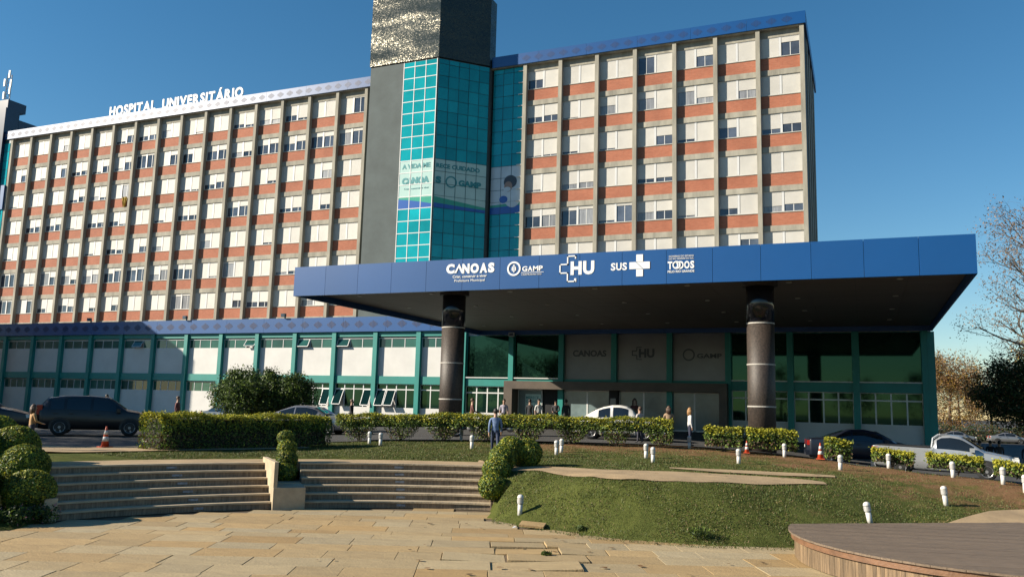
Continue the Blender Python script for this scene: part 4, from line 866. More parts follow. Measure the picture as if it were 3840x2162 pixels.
# fallen leaves, individual and few
lm_=[LF_b,LF_p,LF_t]; rl=random.Random(11)
for k in range(70):
    if k<34: x=rl.uniform(88.5,97.5); y=rl.uniform(-55.5,-49.6)
    else: x=rl.uniform(88,99); y=rl.uniform(-46,-36.5)
    z=H1(x,y); z=max(z,PL)+ (.018 if z<PL else .06)
    if z<-1.0 and math.hypot(x-CX,y-CY)>10.8: continue
    a=rl.uniform(0,6.28); s=rl.uniform(.03,.065) if k<34 else rl.uniform(.03,.05); mb=MB(); n=7
    mb.add([(0,0,.012)]+[(s*(1+.35*(i%2))*math.cos(a+i*6.283/n),s*.7*(1+.35*(i%2))*math.sin(a+i*6.283/n),.006+.012*rl.random()) for i in range(n)],[(0,1+i,1+(i+1)%n) for i in range(n)])
    tag(mb.obj('fallen_leaf',lm_[k%3],loc=(x,y,z)),'curled brown leaf lying on the flagstones' if k<34 else 'dry fallen leaf lying on the grass bank','leaf','fallen leaves on the flagstones' if k<34 else 'fallen leaves on the lawn')
# ---------------------------------------------------------------- bollard lights
bs=[('post',MB().lathe([(.075,-.08),(.075,.30)],14).mesh('post',bollm,True)),('diffuser',MB().lathe([(.088,.295),(.095,.31),(.095,.45),(.088,.465)],14).mesh('diffuser',bolld)),('cap',MB().lathe([(.098,.46),(.10,.485),(.088,.53),(.06,.56),(.02,.575)],14).mesh('cap',bollm,True))]
lou=MB()
for k in range(4): lou.lathe([(.099,.325+k*.033),(.102,.331+k*.033),(.099,.337+k*.033)],14)
bs.append(('louvre_ring',lou.mesh('louvre_ring',bollm)))
BOLL=[(90.28,-48.43,'on the grass bank beside the right steps',.02,.0),(98.34,-46.34,'leaning beside the low timber stage',-.16,.04),(100.20,-43.12,'tilted on the bank by the lower sandy path',-.10,.0),(100.75,-38.95,'in front of the shrub by the pickup door',-.03,0),(97.54,-39.4,'beside the bare red earth slope',.02,0),(94.49,-40.05,'on the brown bank in front of the right column shrubs',.0,0),(95.55,-35.75,'under the shrub at the right column foot',0,0),(88.50,-40.85,'front one of the pair behind the stepped topiary',0,0),(88.42,-40.12,'back one of the pair behind the stepped topiary',.03,0),(91.53,-40.44,'back one of the pair above the upper path',0,0),(92.01,-41.48,'front one of the pair above the upper path',0,0),(91.91,-34.9,'at the gap after the longest hedge',0,0),(81.34,-40.65,'in front of the second stem of the longest hedge',0,0),(85.01,-40.30,'on the narrow lawn behind the right steps',0,0),(80.46,-40.04,'in shade at the first stem of the longest hedge',0,0),(102.0,-39.55,'in front of the pickup front wheel',0,0),(102.42,-40.45,'on the grass right of the pickup wheel',0,0),(99.0,-37.05,'in front of the pickup rear wheel',0,0),(82.9,-36.9,'among the stems of the longest hedge',0,0),(74.9,-43.9,'in the shade of the boxy hedge',0,0)]
bsrc=None
for x,y,lab,tx_,ty_ in BOLL:
    o=thing('bollard_light','white bollard light '+lab,'bollard',(x,y,H1(x,y)+.02),rz=random.uniform(0,3),group='white garden bollard lights')
    for nme,me in bs: put(nme,me,o)
    o.rotation_euler=(ty_,tx_,0); o.scale=(.82,.82,.82)
# ---------------------------------------------------------------- traffic cones
om=mat('cone_orange',(.55,.075,.025),.5,.12,6); wm=mat('cone_white_band',(.7,.69,.66),.5,.1,6)
def cone(label,x,y,h=.75):
    t=thing('traffic_cone',label,'cone',(x,y,H1(x,y)+.05)); k=h/.75
    b=MB().box(-.19*k,.19*k,-.19*k,.19*k,0,.04*k); b.obj('base',om,t)
    c=MB().lathe([(.14*k,.04*k),(.045*k,.62*k),(.03*k,h)],16); c.obj('body',om,t,smooth=True)
    for z0,z1 in ((.22,.38),(.46,.60)):
        r=lambda z:(.14-(z-.04)/.58*.095)*k+.004
        MB().lathe([(r(z0),z0*k),(r(z1),z1*k)],16).obj('white_band',wm,t,smooth=True)
cone('red and white traffic cone on the shaded drive behind the parked SUV',75.45,-48.0,.68); cone('orange and white cone in front of the round leafy shrub',96.8,-35.95,.58); cone('small orange cone by the hedge left of the right column',94.25,-36.05,.45)
# ---------------------------------------------------------------- timber stage
stg=thing('timber_stage','low curved timber stage with grey deck boards and vertical slat skirt','stage',(100.6,-49.5,PL)); SG=(-100.6,49.5,-PL)
SX,SY,SR=100.6,-49.5,3.8; nb_=Vector((-.585,.811)); 
def stagepoly(R,cut,n=120):
    P=[(SX+R*math.cos(2*math.pi*i/n),SY+R*math.sin(2*math.pi*i/n)) for i in range(n)]; return clip(P,nb_,cut)
def clip(P,nv,c):
    out=[]; f=lambda p:(p[0]-SX)*nv[0]+(p[1]-SY)*nv[1]-c
    for a,b in zip(P,P[1:]+P[:1]):
        fa,fb=f(a),f(b)
        if fa<=0: out.append(a)
        if fa*fb<0: t=fa/(fa-fb); out.append((a[0]+(b[0]-a[0])*t,a[1]+(b[1]-a[1])*t))
    return out
ST=PL+.53
inner=stagepoly(SR-.14,2.36); MB().prism(inner,PL-.2,ST-.06).obj('core',interior,stg,loc=SG)
rim=MB(); ro=stagepoly(SR,2.5); MB().prism(stagepoly(SR-.02,2.48),ST-.15,ST-.037).obj('rim',rimm,stg,loc=SG)
ang=math.radians(14); dv_=Vector((-math.sin(ang),math.cos(ang))); bw=.135
k=-32
while k<32:
    P=clip(clip(stagepoly(SR+.03,2.53),dv_,(k+1)*bw-.006),-dv_,-(k*bw))
    if len(P)>=3:
        mx=sum(p[0] for p in P)/len(P); my=sum(p[1] for p in P)/len(P); dz=random.uniform(0,.004)
        Q=[]
        for x,y in P:
            dx,dy=x-mx,y-my; u=dx*math.cos(ang)+dy*math.sin(ang); v=-dx*math.sin(ang)+dy*math.cos(ang); Q.append((u,v))
        o=MB().prism(Q,-.035,0).obj('deck_board',deckm,stg,loc=(mx-SX,my-SY,ST+dz-PL)); o.rotation_euler=(0,0,ang)
    k+=1
a0=math.radians(150); na=130
slm=MB().box(-.034,.034,-.012,.012,0,.36).mesh('slat',slatm)
for i in range(na):
    a=math.radians(165)+i*.0195; x=SX+(SR-.1)*math.cos(a); y=SY+(SR-.1)*math.sin(a)
    if (x-SX)*nb_[0]+(y-SY)*nb_[1]<2.36: put('slat',slm,stg,(x-SX,y-SY,.015),(0,random.gauss(0,.006),a+math.pi/2))
# ---------------------------------------------------------------- cars
tyre_m=mat('tyre_rubber',(.02,.02,.02),.85,.2,8); rim_m=mat('alloy_rim',(.45,.45,.46),.35,.1,6,metal=.7); carglass=mat('car_glass',(.012,.016,.02),.04,.1,1,spec=.8); redl=mat('tail_light',(.45,.02,.015),.2,.1,8); wl=mat('head_light',(.7,.7,.68),.15,.05,8); trim=mat('black_trim',(.02,.02,.02),.5,.2,6); chrome=mat('chrome',(.7,.7,.7),.15,.05,5,metal=1.0)
def paint(n,c,metal=0): return mat('car_paint_'+n,c,.3,.04,1.5,spec=.45,coat=.7 if max(c)>.05 else .15,metal=metal)
def wheel_meshes(r,w):
    ty=MB(); pr=[(r*.62,-w/2),(r*.93,-w/2),(r,-w*.3),(r,w*.3),(r*.93,w/2),(r*.62,w/2)]; n=24
    b=len(ty.v)
    for R,z in pr:
        for i in range(n): a=2*math.pi*i/n; ty.v.append((R*math.cos(a),z,R*math.sin(a)))
    for k in range(len(pr)-1):
        for i in range(n): j=(i+1)%n; ty.f.append((k*n+i,(k+1)*n+i,(k+1)*n+j,k*n+j)); ty.m.append(0)
    ri=MB(); 
    def disc(R,y,mi): 
        o=len(ri.v); ri.v+=[(R*math.cos(2*math.pi*i/n),y,R*math.sin(2*math.pi*i/n)) for i in range(n)]; ri.f.append(tuple(o+i for i in range(n))); ri.m.append(mi)
    disc(r*.63,-w*.28,1); disc(r*.16,-w*.47,0)
    for s in range(5):
        a=2*math.pi*s/5; c,d=math.cos(a),math.sin(a); P=[(.1,-.06),(.62,-.09),(.62,.09),(.1,.06)]
        ri.add([((u*c-v*d)*r,-w*.42,(u*d+v*c)*r) for u,v in P],[(0,1,2,3)],0)
    ri.tube([((r*.61)*math.cos(2*math.pi*i/n),-w*.45,(r*.61)*math.sin(2*math.pi*i/n)) for i in range(n+1)],r*.03,5)
    return ty.mesh('tyre',tyre_m,True),ri.mesh('rim',[rim_m,trim])
def car(name,label,pos,rz,S,pm,cat='car',group=None,parts=True):
    """S: dict of key stations. x forward, loft of half sections."""
    t=thing(name,label,cat,pos,rz,group)
    Lx=np.array(S['x']); xs=np.unique(np.concatenate([np.linspace(Lx[0],Lx[-1],44),Lx])); I=lambda k:np.interp(xs,Lx,S[k])
    zb,zl,zt,w=I('zb'),I('zl'),I('zt'),I('w')
    def sm(a): 
        b=a.copy(); b[1:-1]=(a[:-2]+2*a[1:-1]+a[2:])/4; return b
    zt=sm(zt); w=sm(w); zl=sm(zl)
    wt=w*(1-np.clip((zt-zl)/.5,0,1)*S.get('tumble',.24)-.05)
    def sec(i):
        m=(zb[i]+zl[i])/2
        return [(0,zb[i]),(w[i]*.86,zb[i]),(w[i]*.97,zb[i]+.1),(w[i],m),(w[i]*.965,zl[i]),((w[i]*.965+wt[i])/2+.015,(zl[i]+zt[i])/2),(wt[i],max(zl[i]+.005,zt[i]-.06)),(wt[i]*.82,zt[i]-.012),(0,zt[i])]
    ns=9; V=[]
    for i,x in enumerate(xs):
        s=sec(i); full=s+[(-y,z) for y,z in s[-2:0:-1]]
        V+=[(x,y,z) for y,z in full]
    k=16; Fs=[]
    for i in range(len(xs)-1):
        for j in range(k): Fs.append((i*k+j,(i+1)*k+j,(i+1)*k+(j+1)%k,i*k+(j+1)%k))
    Fs+=[tuple(range(k)),tuple((len(xs)-1)*k+j for j in range(k-1,-1,-1))]
    body=MB().add(V,Fs).obj('body',pm,t,smooth=True)
    f=lambda k,x:float(np.interp(x,Lx,S[k]))
    def sidept(x,a,s):
        i=np.interp(x,xs,np.arange(len(xs))); Y0=np.interp(x,xs,w)*.965; Y2=np.interp(x,xs,wt); Z0=np.interp(x,xs,zl); Z2=max(Z0+.005,np.interp(x,xs,zt)-.06); Y1=(Y0+Y2)/2+.015; Z1=(Z0+np.interp(x,xs,zt))/2
        y,z=(Y0+(Y1-Y0)*a*2,Z0+(Z1-Z0)*a*2) if a<.5 else (Y1+(Y2-Y1)*(a-.5)*2,Z1+(Z2-Z1)*(a-.5)*2)
        return (x,s*(y+.012),z)
    for (xa,xb) in S['side']:
        for s in (1,-1):
            g=MB(); X=np.linspace(xa,xb,9); vs=[sidept(x,a,s) for x in X for a in (.10,.5,.90)]
            fs=[]
            for i in range(8):
                for a in range(2): q=(3*i+a,3*i+3+a,3*i+4+a,3*i+1+a); fs.append(q if s<0 else q[::-1])
            g.add(vs,fs).obj('side_window',carglass,t,smooth=True)
    for nm,(xa,xb) in (('windscreen',S['front']),('rear_window',S['rear'])):
        if xa is None: continue
        g=MB(); X=np.linspace(xa,xb,7); vs=[]
        for x in X:
            z=np.interp(x,xs,zt); y=np.interp(x,xs,wt)*.80; dx=.012 if nm=='windscreen' else -.012
            vs+=[(x+dx,-y,z+.008),(x+dx,0,z+.02),(x+dx,y,z+.008)]
        g.add(vs,[(3*i+a,3*i+3+a,3*i+4+a,3*i+1+a) for i in range(6) for a in range(2)]).obj(nm,carglass,t,smooth=True)
    r=S['r']; tw=.2; ty,ri=wheel_meshes(r,tw)
    for x in S['wheels']:
        for s in (1,-1):
            y=f('w',x)*.985-.10
            ar=MB(); n=20; P=[(x+(r+.065)*math.cos(math.pi*i/n),r+(r+.065)*math.sin(math.pi*i/n)) for i in range(n+1)]+[(x-r-.05,zb.min()+.0),(x+r+.05,zb.min()+.0)]
            ar.prismY(P,min(s*(y+.06),s*(y+.125)),max(s*(y+.06),s*(y+.125))).obj('wheel_arch',trim,t)
            wv=put('wheel',ty,t,(x,s*(y+.035),r),(0,0,0 if s<0 else math.pi)); put('rim',ri,wv)
    xf,xr=Lx[-1],Lx[0]
    for s in (1,-1):
        MB().box(xf-.22,xf+.008,s*f('w',xf-.1)*.82-.16,s*f('w',xf-.1)*.82+.10,S['hl']-.07,S['hl']+.07).obj('headlight',wl,t)
        MB().box(xr-.01,xr+.2,s*f('w',xr+.1)*.86-.09,s*f('w',xr+.1)*.86+.10,S['tl'][0],S['tl'][1]).obj('tail_light',redl,t)
        MB().box(S['front'][0]-.35,S['front'][0]-.2,min(s*f('w',0)*1.0,s*(f('w',0)+.17)),max(s*f('w',0)*1.0,s*(f('w',0)+.17)),f('zl',S['front'][0]-.3)+.03,f('zl',S['front'][0]-.3)+.17).obj('door_mirror',pm,t)
        for dx in S['side']: MB().box(dx[0]+.12,dx[0]+.30,s*(f('w',dx[0]))*.985-.02,s*(f('w',dx[0]))*.985+.02,f('zl',dx[0])-.13,f('zl',dx[0])-.09).obj('door_handle',trim,t)
    MB().box(xf-.1,xf+.06,-f('w',xf-.15)*.95,f('w',xf-.15)*.95,.28,.48).obj('front_bumper',S.get('bump',pm),t); MB().box(xr-.06,xr+.1,-f('w',xr+.15)*.95,f('w',xr+.15)*.95,.30,.50).obj('rear_bumper',S.get('bump',pm),t)
    MB().box(xr-.066,xr-.061,-.2,.2,.6,.72).obj('number_plate',wframe,t)
    return t
SUVS=dict(x=[-2.25,-2.15,-1.9,-1.3,-.3,.45,1.15,1.6,2.1,2.25],zb=[.35,.28,.25,.25,.25,.25,.25,.25,.28,.38],zl=[.95,1.0,1.02,1.02,1.0,.98,.97,.93,.82,.7],zt=[1.05,1.15,1.55,1.66,1.68,1.62,1.12,1.05,.9,.72],w=[.78,.86,.9,.92,.93,.93,.92,.9,.82,.7],side=[(-1.75,-1.25),(-1.15,-.25),(-.15,.72)],front=(1.12,.5),rear=(-2.12,-1.88),r=.35,wheels=[-1.35,1.32],hl=.78,tl=(.85,1.25),bump=trim)
SEDS=dict(x=[-2.25,-2.15,-1.6,-1.25,-.55,.1,.55,1.2,2.05,2.25],zb=[.35,.25,.2,.2,.2,.2,.2,.2,.25,.35],zl=[.8,.92,.95,.94,.92,.9,.88,.85,.72,.6],zt=[.9,1.0,1.03,1.18,1.42,1.43,1.34,.98,.8,.63],w=[.72,.82,.86,.87,.88,.88,.88,.87,.8,.66],side=[(-1.25,-.5),(-.42,.72)],front=(1.15,.55),rear=(-1.55,-.75),r=.31,wheels=[-1.35,1.3],hl=.68,tl=(.72,.92))
PICS=dict(x=[-2.25,-2.2,-1.0,-.32,-.26,-.1,.25,.6,1.25,2.05,2.25],zb=[.4,.32,.25,.22,.22,.22,.22,.22,.22,.27,.38],zl=[1.0,1.02,1.0,.98,.97,.96,.94,.92,.88,.75,.62],zt=[1.03,1.05,1.03,1.02,1.3,1.46,1.50,1.44,.98,.82,.65],w=[.78,.82,.84,.84,.84,.84,.84,.84,.83,.77,.64],side=[(-.18,.95)],front=(1.18,.62),rear=(-.32,-.22),r=.31,wheels=[-1.35,1.3],hl=.7,tl=(.72,1.0))
BEES=dict(x=[-2.0,-1.85,-1.5,-1.05,-.7,-.3,.1,.4,.68,.95,1.55,1.95,2.05],zb=[.4,.3,.26,.24,.24,.24,.24,.24,.24,.24,.26,.32,.4],zl=[.55,.68,.84,.92,.94,.94,.93,.92,.91,.88,.78,.6,.5],zt=[.58,.78,1.06,1.32,1.46,1.55,1.56,1.50,1.34,.98,.84,.64,.52],w=[.35,.52,.62,.68,.70,.70,.70,.70,.68,.62,.52,.4,.3],side=[(-.88,-.36),(-.22,.46)],front=(.9,.58),rear=(-1.25,-.85),r=.32,wheels=[-1.2,1.2],hl=.62,tl=(.5,.66),tumble=.2)
car('parked_suv','black SUV parked on the shaded drive beyond the cone',(67.6,-41.6,.06),math.radians(46),SUVS,paint('black',(.012,.013,.016)))
car('parked_car','dark hatchback parked behind the black SUV by the podium shade',(64.6,-45.2,.06),math.radians(48),SUVS,paint('charcoal',(.016,.017,.022)))
car('parked_car','dark sedan with pale roof glint parked behind the boxy hedge',(65.3,-30.5,.06),math.atan2(-1,3),SEDS,paint('graphite',(.09,.09,.095),.6))
car('parked_car','grey sedan parked beside the rounded bush tree behind the hedge',(72.5,-33.2,.12),math.atan2(1,4),SEDS,paint('silver_grey',(.32,.32,.33),.6))
bt=car('white_beetle','rounded white beetle car parked behind the long clipped hedge',(88.0,-31.0,.40),math.atan2(.35,2.5),BEES,paint('white',(.78,.76,.72)))
for x in (-1.2,1.2):
    for s in (1,-1):
        fd=MB(); n=14
        for i in range(n+1):
            a=math.pi*(-.06+1.12*i/n); 
            for j in range(5):
                b=math.pi/2*(j/4); R=.32+.09+.03*math.sin(a); fd.v.append((x+R*math.cos(a)*(1+.06*(1-math.cos(b))),s*(.55+.22*math.sin(b)),.34+R*math.sin(a)-.05*(1-math.cos(b))))
        for i in range(n):
            for j in range(4): q=(i*5+j,i*5+j+1,i*5+j+6,i*5+j+5); fd.f.append(q if s>0 else q[::-1]); fd.m.append(0)
        fd.obj('fender',MATS['car_paint_white'],bt,smooth=True)
MB().box(-.75,.75,-.80,-.70,.24,.30).obj('running_board',trim,bt); MB().box(-.75,.75,.70,.80,.24,.30).obj('running_board',trim,bt)
pk=car('silver_pickup','silver single cab pickup parked beyond the flat topped shrubs',(100.85,-34.75,-.30),math.atan2(-.35,2.77),PICS,paint('silver',(.40,.42,.44),.35))
MB().box(-2.1,-.42,-.62,.62,1.035,1.062).obj('load_bed_cover',trim,pk)
for s in (1,-1): MB().tube([(-.35,s*.66,1.04),(-.30,s*.62,1.36),(-.12,s*.60,1.49)],.03,6).obj('cab_pillar',MATS['car_paint_silver'],pk)
car('parked_sedan','dark navy sedan parked against the shaded white podium wall',(98.15,-29.0,-.24),math.atan2(.35,3.0),SEDS,paint('navy',(.012,.016,.028)))
for k,(x,y,z,a,c) in enumerate([(109.5,58,-1.3,.1,'silver_grey'),(115.5,58.5,-1.3,.1,'silver_grey'),(104.0,58,-1.3,.2,'graphite'),(122,58,-1.3,.05,'silver_grey')]):
    car('distant_car','grey car parked in the far lot beyond the evergreen tree',(x,y,z),a,SEDS,MATS['car_paint_'+c],group='cars in the far lot')
# ---------------------------------------------------------------- motorcycles by the left column
def moto(label,pos,rz):
    t=thing('parked_motorcycle',label,'motorcycle',pos,rz,'motorcycles by the hedge'); ty,ri=wheel_meshes(.3,.1)
    for x in (-.62,.62): w=put('wheel',ty,t,(x,0,.3)); put('rim',ri,w)
    MB().tube([(.62,0,.3),(.45,0,.75),(.38,0,1.0)],.03,6).obj('fork',chrome,t); MB().tube([(-.62,0,.3),(-.1,0,.4),(.35,0,.75)],.05,6).obj('frame',trim,t)
    v,f=ico((.12,0,.72),(.26,.13,.13)); MB().add(v,f).obj('fuel_tank',redl,t,smooth=True); v,f=ico((-.38,0,.72),(.36,.13,.07)); MB().add(v,f).obj('seat',trim,t,smooth=True)
    v,f=ico((.02,0,.42),(.2,.15,.16)); MB().add(v,f).obj('engine',rim_m,t,smooth=True); MB().tube([(.36,-.36,1.02),(.4,0,.98),(.36,.36,1.02)],.018,6).obj('handlebar',chrome,t); MB().box(-.95,-.66,-.16,.16,.72,1.0).obj('top_box',trim,t)
moto('dark motorcycle parked behind the hedge stems near the left column',(82.2,-34.6,.36),.4); moto('motorcycle with a box parked beside another behind the hedge',(83.8,-33.9,.37),.5)
# ---------------------------------------------------------------- people
skin_m=mat('skin',(.42,.25,.17),.5,.08,4); hair_d=mat('hair_dark',(.018,.013,.01),.6,.2,20); hair_b=mat('hair_blonde',(.36,.19,.07),.6,.2,20); hair_l=mat('hair_brown',(.09,.05,.03),.6,.2,20); shoe=mat('shoe_dark',(.02,.02,.02),.6,.2,8); eye_m=mat('eye_dark',(.02,.015,.012),.3,.1,9)
def skeleton(pose):
    J={}; hip=.93; ch=1.30; nk=1.46; 
    lean=.0; J['pel']=(0,0,hip); J['wst']=(0,0,1.08); J['che']=(.01,0,ch); J['nek']=(0,0,nk); J['hd1']=(.02,0,1.56); J['hd2']=(.025,0,1.66); J['hd3']=(.015,0,1.74)
    a={'stand':(.05,-.05,.06,-.04),'walk':(.32,-.30,-.28,.26),'wait':(.03,.02,.3,.25)}[pose]
    for s,la,aa in ((1,a[0],a[2]),(-1,a[1],a[3])):
        k='L' if s>0 else 'R'; J[k+'hip']=(0,s*.095,.90); kn=(math.sin(la)*.44,s*.105,.90-.42*math.cos(la)); bk=max(0,-la)*.9
        J[k+'kne']=kn; an=(kn[0]+math.sin(la-bk)*.42,s*.11,kn[2]-.41*math.cos(la-bk)); J[k+'ank']=an; J[k+'toe']=(an[0]+.17,s*.125,an[2]-.045)
        J[k+'sho']=(0,s*.185,1.40); el=(math.sin(aa)*.29,s*.235,1.40-.285*math.cos(aa)); J[k+'elb']=el; fb=.25 if pose!='wait' else 1.0
        wr=(el[0]+math.sin(aa+fb)*.25,s*(.24 if pose!='wait' else .15),el[2]-.25*math.cos(aa+fb)); J[k+'wri']=wr; d=np.array(wr)-np.array(el); d/=np.linalg.norm(d); pm_=np.array(wr)+d*.075; J[k+'pal']=tuple(pm_)
        for q in range(4): J[k+'f%d'%q]=tuple(pm_+d*(.085-.012*abs(q-1.4))+np.array([.024*(q-1.5),-s*.012,0])); 
        J[k+'th']=tuple(np.array(wr)+d*.06+np.array([.045,-s*.01,.0]))
    E=[('pel','wst'),('wst','che'),('che','nek'),('nek','hd1'),('hd1','hd2'),('hd2','hd3')]
    for k in 'LR': E+=[('pel',k+'hip'),(k+'hip',k+'kne'),(k+'kne',k+'ank'),(k+'ank',k+'toe'),('che',k+'sho'),(k+'sho',k+'elb'),(k+'elb',k+'wri'),(k+'wri',k+'pal'),(k+'wri',k+'th')]+[(k+'pal',k+'f%d'%q) for q in range(4)]
    R=dict(pel=(.15,.125),wst=(.13,.11),che=(.16,.12),nek=(.062,.062),hd1=(.075,.085),hd2=(.085,.10),hd3=(.06,.07)); 
    for k in 'LR': R.update({k+'hip':(.095,.095),k+'kne':(.062,.062),k+'ank':(.043,.043),k+'toe':(.035,.045),k+'sho':(.068,.068),k+'elb':(.047,.047),k+'wri':(.031,.031),k+'pal':(.032,.022),k+'th':(.010,.010)}); R.update({k+'f%d'%q:(.009,.009) for q in range(4)})
    return J,E,R
BODY={}
def body_mesh(pose,style):
    if (pose,style) in BODY: return BODY[(pose,style)]
    J,E,R=skeleton(pose); names=list(J); me=bpy.data.meshes.new('sk'); me.from_pydata([J[n] for n in names],[(names.index(a),names.index(b)) for a,b in E],[])
    ob=bpy.data.objects.new('sk',me); COL.objects.link(ob); md=ob.modifiers.new('s','SKIN'); md.use_smooth_shade=True
    for i,n in enumerate(names): sv=me.skin_vertices[0].data[i]; sv.radius=R[n]; sv.use_root=(n=='pel')
    ss=ob.modifiers.new('u','SUBSURF'); ss.levels=1; ss.render_levels=1
    bpy.context.view_layer.update(); dg=bpy.context.evaluated_depsgraph_get(); m=bpy.data.meshes.new_from_object(ob.evaluated_get(dg)); bpy.data.objects.remove(ob)
    segs=[(np.array(J[a]),np.array(J[b]),a,b) for a,b in E]; idx=[]
    for p in m.polygons:
        c=np.array(p.center); best=None
        for A,B,a,b in segs:
            t=np.clip(np.dot(c-A,B-A)/(np.dot(B-A,B-A)+1e-9),0,1); d=np.linalg.norm(c-A-t*(B-A))
            if best is None or d<best[0]: best=(d,a,b)
        a,b=best[1][-3:],best[2][-3:]
        if best[2] in('hd1','hd2','hd3') : k=0
        elif best[2].endswith(('pal','th')) or best[2][1:2]=='f': k=0
        elif b=='wri': k=0 if style=='short' else 1
        elif best[2] in ('nek','che','wst') or b in('sho','elb'): k=1
        elif b=='toe': k=3
        else: k=2
        idx.append(k)
    for q in (skin_m,)*4: m.materials.append(q)
    m.polygons.foreach_set('material_index',idx); m.polygons.foreach_set('use_smooth',[True]*len(idx)); m.update(); BODY[(pose,style)]=m; return m
def hair_mesh(long):
    v,f=ico((0,0,1.70),(.108,.098,.115),2); mb=MB(); keep=[]
    for q in f:
        c=np.mean([v[i] for i in q],axis=0)
        if not (c[0]>.045 and c[2]<1.735): keep.append(q)
    mb.add([(x-.005,y,z) for x,y,z in v],keep)
    if long:
        n=8
        for i in range(n):
            a=math.radians(85+190*i/(n-1)); x,y=.085*math.cos(a),.09*math.sin(a); mb.tube([(x,y,1.70),(x*1.15,y*1.1,1.58),(x*1.1-.01,y*1.0,1.42)],[.045,.042,.02],6)
    return mb
def face_mesh():
    mb=MB(); v,f=ico((.118,0,1.645),(.02,.013,.022),1); mb.add(v,f,0)
    for s in (1,-1): v,f=ico((.098,s*.034,1.668),(.008,.012,.007),1); mb.add(v,f,1); v,f=ico((.015,s*.098,1.65),(.02,.01,.03),1); mb.add(v,f,0)
    mb.box(.096,.108,-.022,.022,1.612,1.619,2); return mb.mesh('face_features',[skin_m,eye_m,redl])
FACE=face_mesh(); HL=hair_mesh(True); HS=hair_mesh(False)
def person(label,x,y,rz,pose,style,shirt,pants,hair,long=False,s=1.0,z=None,group=None):
    zz=(gz(x,y) if z is None else z)+.05; t=thing('person',label,'person',(x,y,zz),rz,group); t.scale=(s,s,s)
    m=body_mesh(pose,style).copy(); key=lambda c:mat('cloth_%d_%d_%d'%tuple(int(k*1000) for k in c),c,.8,.15,9)
    for i_,q in enumerate((skin_m,key(shirt),key(pants),shoe)): m.materials[i_]=q
    put('body',m,t); (HL if long else HS).obj('hair',hair,t,smooth=True); put('face_features',FACE,t)
    return t
person('person in a tan jacket with light brown hair behind the big topiary',75.35,-50.6,1.2,'wait','long',(.42,.24,.10),(.03,.03,.05),hair_l,True,.74)
person('person in a light blue shirt and jeans walking behind the right topiary',87.0,-42.7,2.0,'walk','long',(.16,.24,.42),(.03,.045,.10),hair_d,False,.86)
person('person in a lilac shirt standing before the entrance portal',78.3,-21.9,-1.2,'stand','short',(.45,.42,.52),(.03,.03,.04),hair_d)
person('person in a white top standing by the lit teal poster',80.2,-21.0,-.8,'stand','short',(.75,.74,.72),(.03,.03,.04),hair_d)
person('person in black in front of the lit teal poster',79.5,-20.7,1.6,'stand','long',(.015,.015,.018),(.02,.02,.03),hair_d)
person('person in dark clothes standing in the entrance doorway',80.5,-18.8,-1.4,'wait','long',(.03,.03,.035),(.02,.02,.025),hair_d)
person('person with dark jacket waiting beside the doorway group',81.7,-20.3,2.2,'stand','long',(.025,.025,.03),(.03,.03,.035),hair_d)
person('person with reddish hair in front of the glass entrance panels',86.6,-22.9,-1.0,'stand','long',(.10,.02,.02),(.03,.03,.035),hair_l,True,1.08)
person('person in a tan top standing behind the beetle bonnet',90.6,-32.6,1.9,'wait','long',(.36,.24,.15),(.04,.04,.06),hair_l,True,.88)
person('person in pale clothes bending near the beetle door',89.55,-33.4,2.6,'stand','long',(.5,.45,.42),(.05,.05,.07),hair_l,False,.84)
person('person with orange-blonde hair and white top after the hedge end',91.75,-33.9,.4,'stand','long',(.72,.70,.68),(.015,.02,.05),hair_b,True,.86)
person('person in dark red top walking past the open casement windows',71.0,-27.2,0.2,'walk','long',(.02,.02,.03),(.02,.02,.03),hair_l)
person('person in maroon top beyond the SUV bonnet by the podium wall',56.2,-31.2,.2,'walk','long',(.12,.02,.03),(.03,.03,.04),hair_d)
person('person in red-brown top near the lit end of the shaded podium',63.0,-32.4,.4,'stand','long',(.20,.06,.05),(.04,.04,.05),hair_l)
person('person with reddish hair leaning by the left canopy column',79.2,-28.2,.5,'wait','long',(.16,.06,.05),(.03,.03,.04),hair_l)
for k,(x,y,a,c,lab) in enumerate([(104.27,-10.4,1.5,(.02,.02,.025),'person in black walking under the evergreen tree with a bag'),(104.7,-10.0,1.6,(.05,.06,.09),'person in slate blue walking under the evergreen tree'),(105.3,-9.7,1.4,(.012,.012,.015),'tall person in black walking away under the evergreen tree'),(105.8,-9.5,1.7,(.06,.05,.05),'person in grey-brown walking near the evergreen trunk'),(106.8,-12.3,1.5,(.02,.018,.03),'person in dark violet nearest the bare tree trunk')]):
    person(lab,x,y,a,'walk','long',c,(.02,.02,.03),hair_d,z=-1.35)
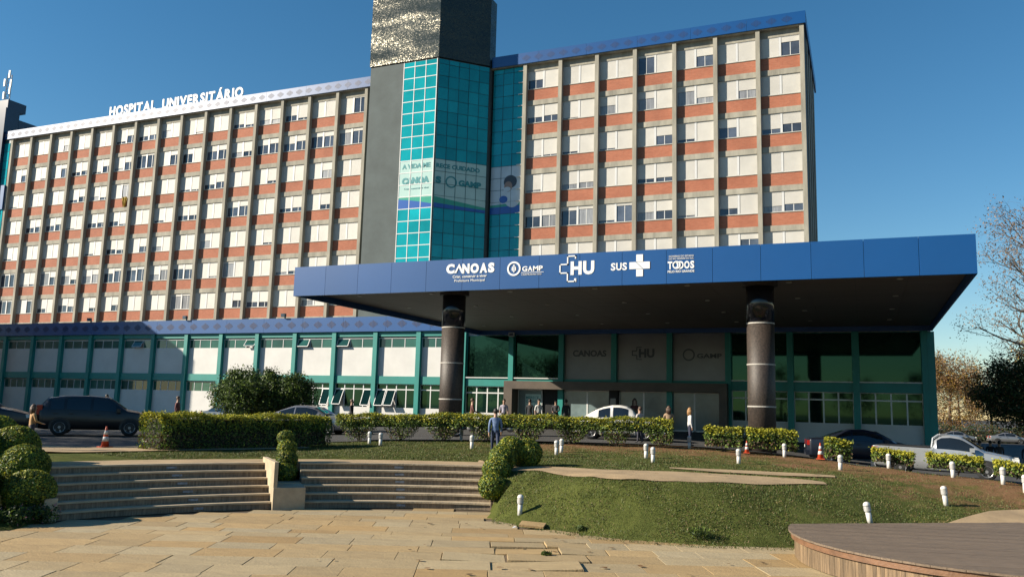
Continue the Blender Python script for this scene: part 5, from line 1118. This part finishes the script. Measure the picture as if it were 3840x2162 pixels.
# ---------------------------------------------------------------- lattice mast far behind, yellow cloth, litter
ms=thing('lattice_mast','thin grey lattice antenna mast far behind the left roof','mast',(-45.5,30,0)); tm=mat('galvanised_steel',(.38,.40,.43),.5,.1,1,metal=.3)
for a in range(3):
    c,s=math.cos(a*2.094)*.45,math.sin(a*2.094)*.45; MB().tube([(c,s,0),(c,s,60)],.07,5).obj('mast_leg',tm,ms)
br=MB()
for k in range(34,60):
    for a in range(3):
        p=[(math.cos(b*2.094)*.45,math.sin(b*2.094)*.45) for b in (a,a+1)]; br.tube([(p[0][0],p[0][1],k),(p[1][0],p[1][1],k+1)],.04,4)
br.obj('lattice_bracing',tm,ms)
for k,(x,z) in enumerate([(-.8,58.5),(.9,58.2),(-.7,56),(.8,56.8),(.3,60),(-.6,51),(.6,50.4)]): MB().box(x-.18,x+.18,-.5,-.3,z-.7,z+.7).obj('antenna_panel',wframe,ms)
yl=mat('yellow_cloth',(.55,.36,.05),.8,.2,6); mb=MB(); n=9
mb.add([(i*.1+.05*math.sin(j),.0-.05*math.sin(i*1.3+j),-j*.22) for j in range(6) for i in range(n-(j//2))] if 0 else [(i*.09*(1-.09*j)+.1*j*.4,-.06*math.sin(i*1.4+j*.6),-j*.24) for j in range(6) for i in range(n)],[(j*n+i,j*n+i+1,(j+1)*n+i+1,(j+1)*n+i) for j in range(5) for i in range(n-1)])
tag(mb.obj('hanging_cloth',yl,loc=(5*BW+FW+1.9,.33,H0-2*FH-WH+.1)),'yellow cloth hanging out of an open ward window','cloth')
loose=MB().prism([(-.3,-.16),(.28,-.2),(.33,.14),(-.26,.2)],0,.05); o=loose.obj('loose_slab',stone,loc=(90.95,-49.3,PL+.055)); o.rotation_euler=(.14,.03,.3); tag(o,'loose broken sandstone slab tilted against the lawn edge','slab')
lit=MB(); lit.add([(0,0,0),(.11,.02,.03),(.13,.09,.01),(.03,.08,.04)],[(0,1,2,3)]); tag(lit.obj('litter_wrapper',bigletter,loc=(90.62,-49.75,PL+.03)),'crumpled white wrapper beside the loose slab','litter')
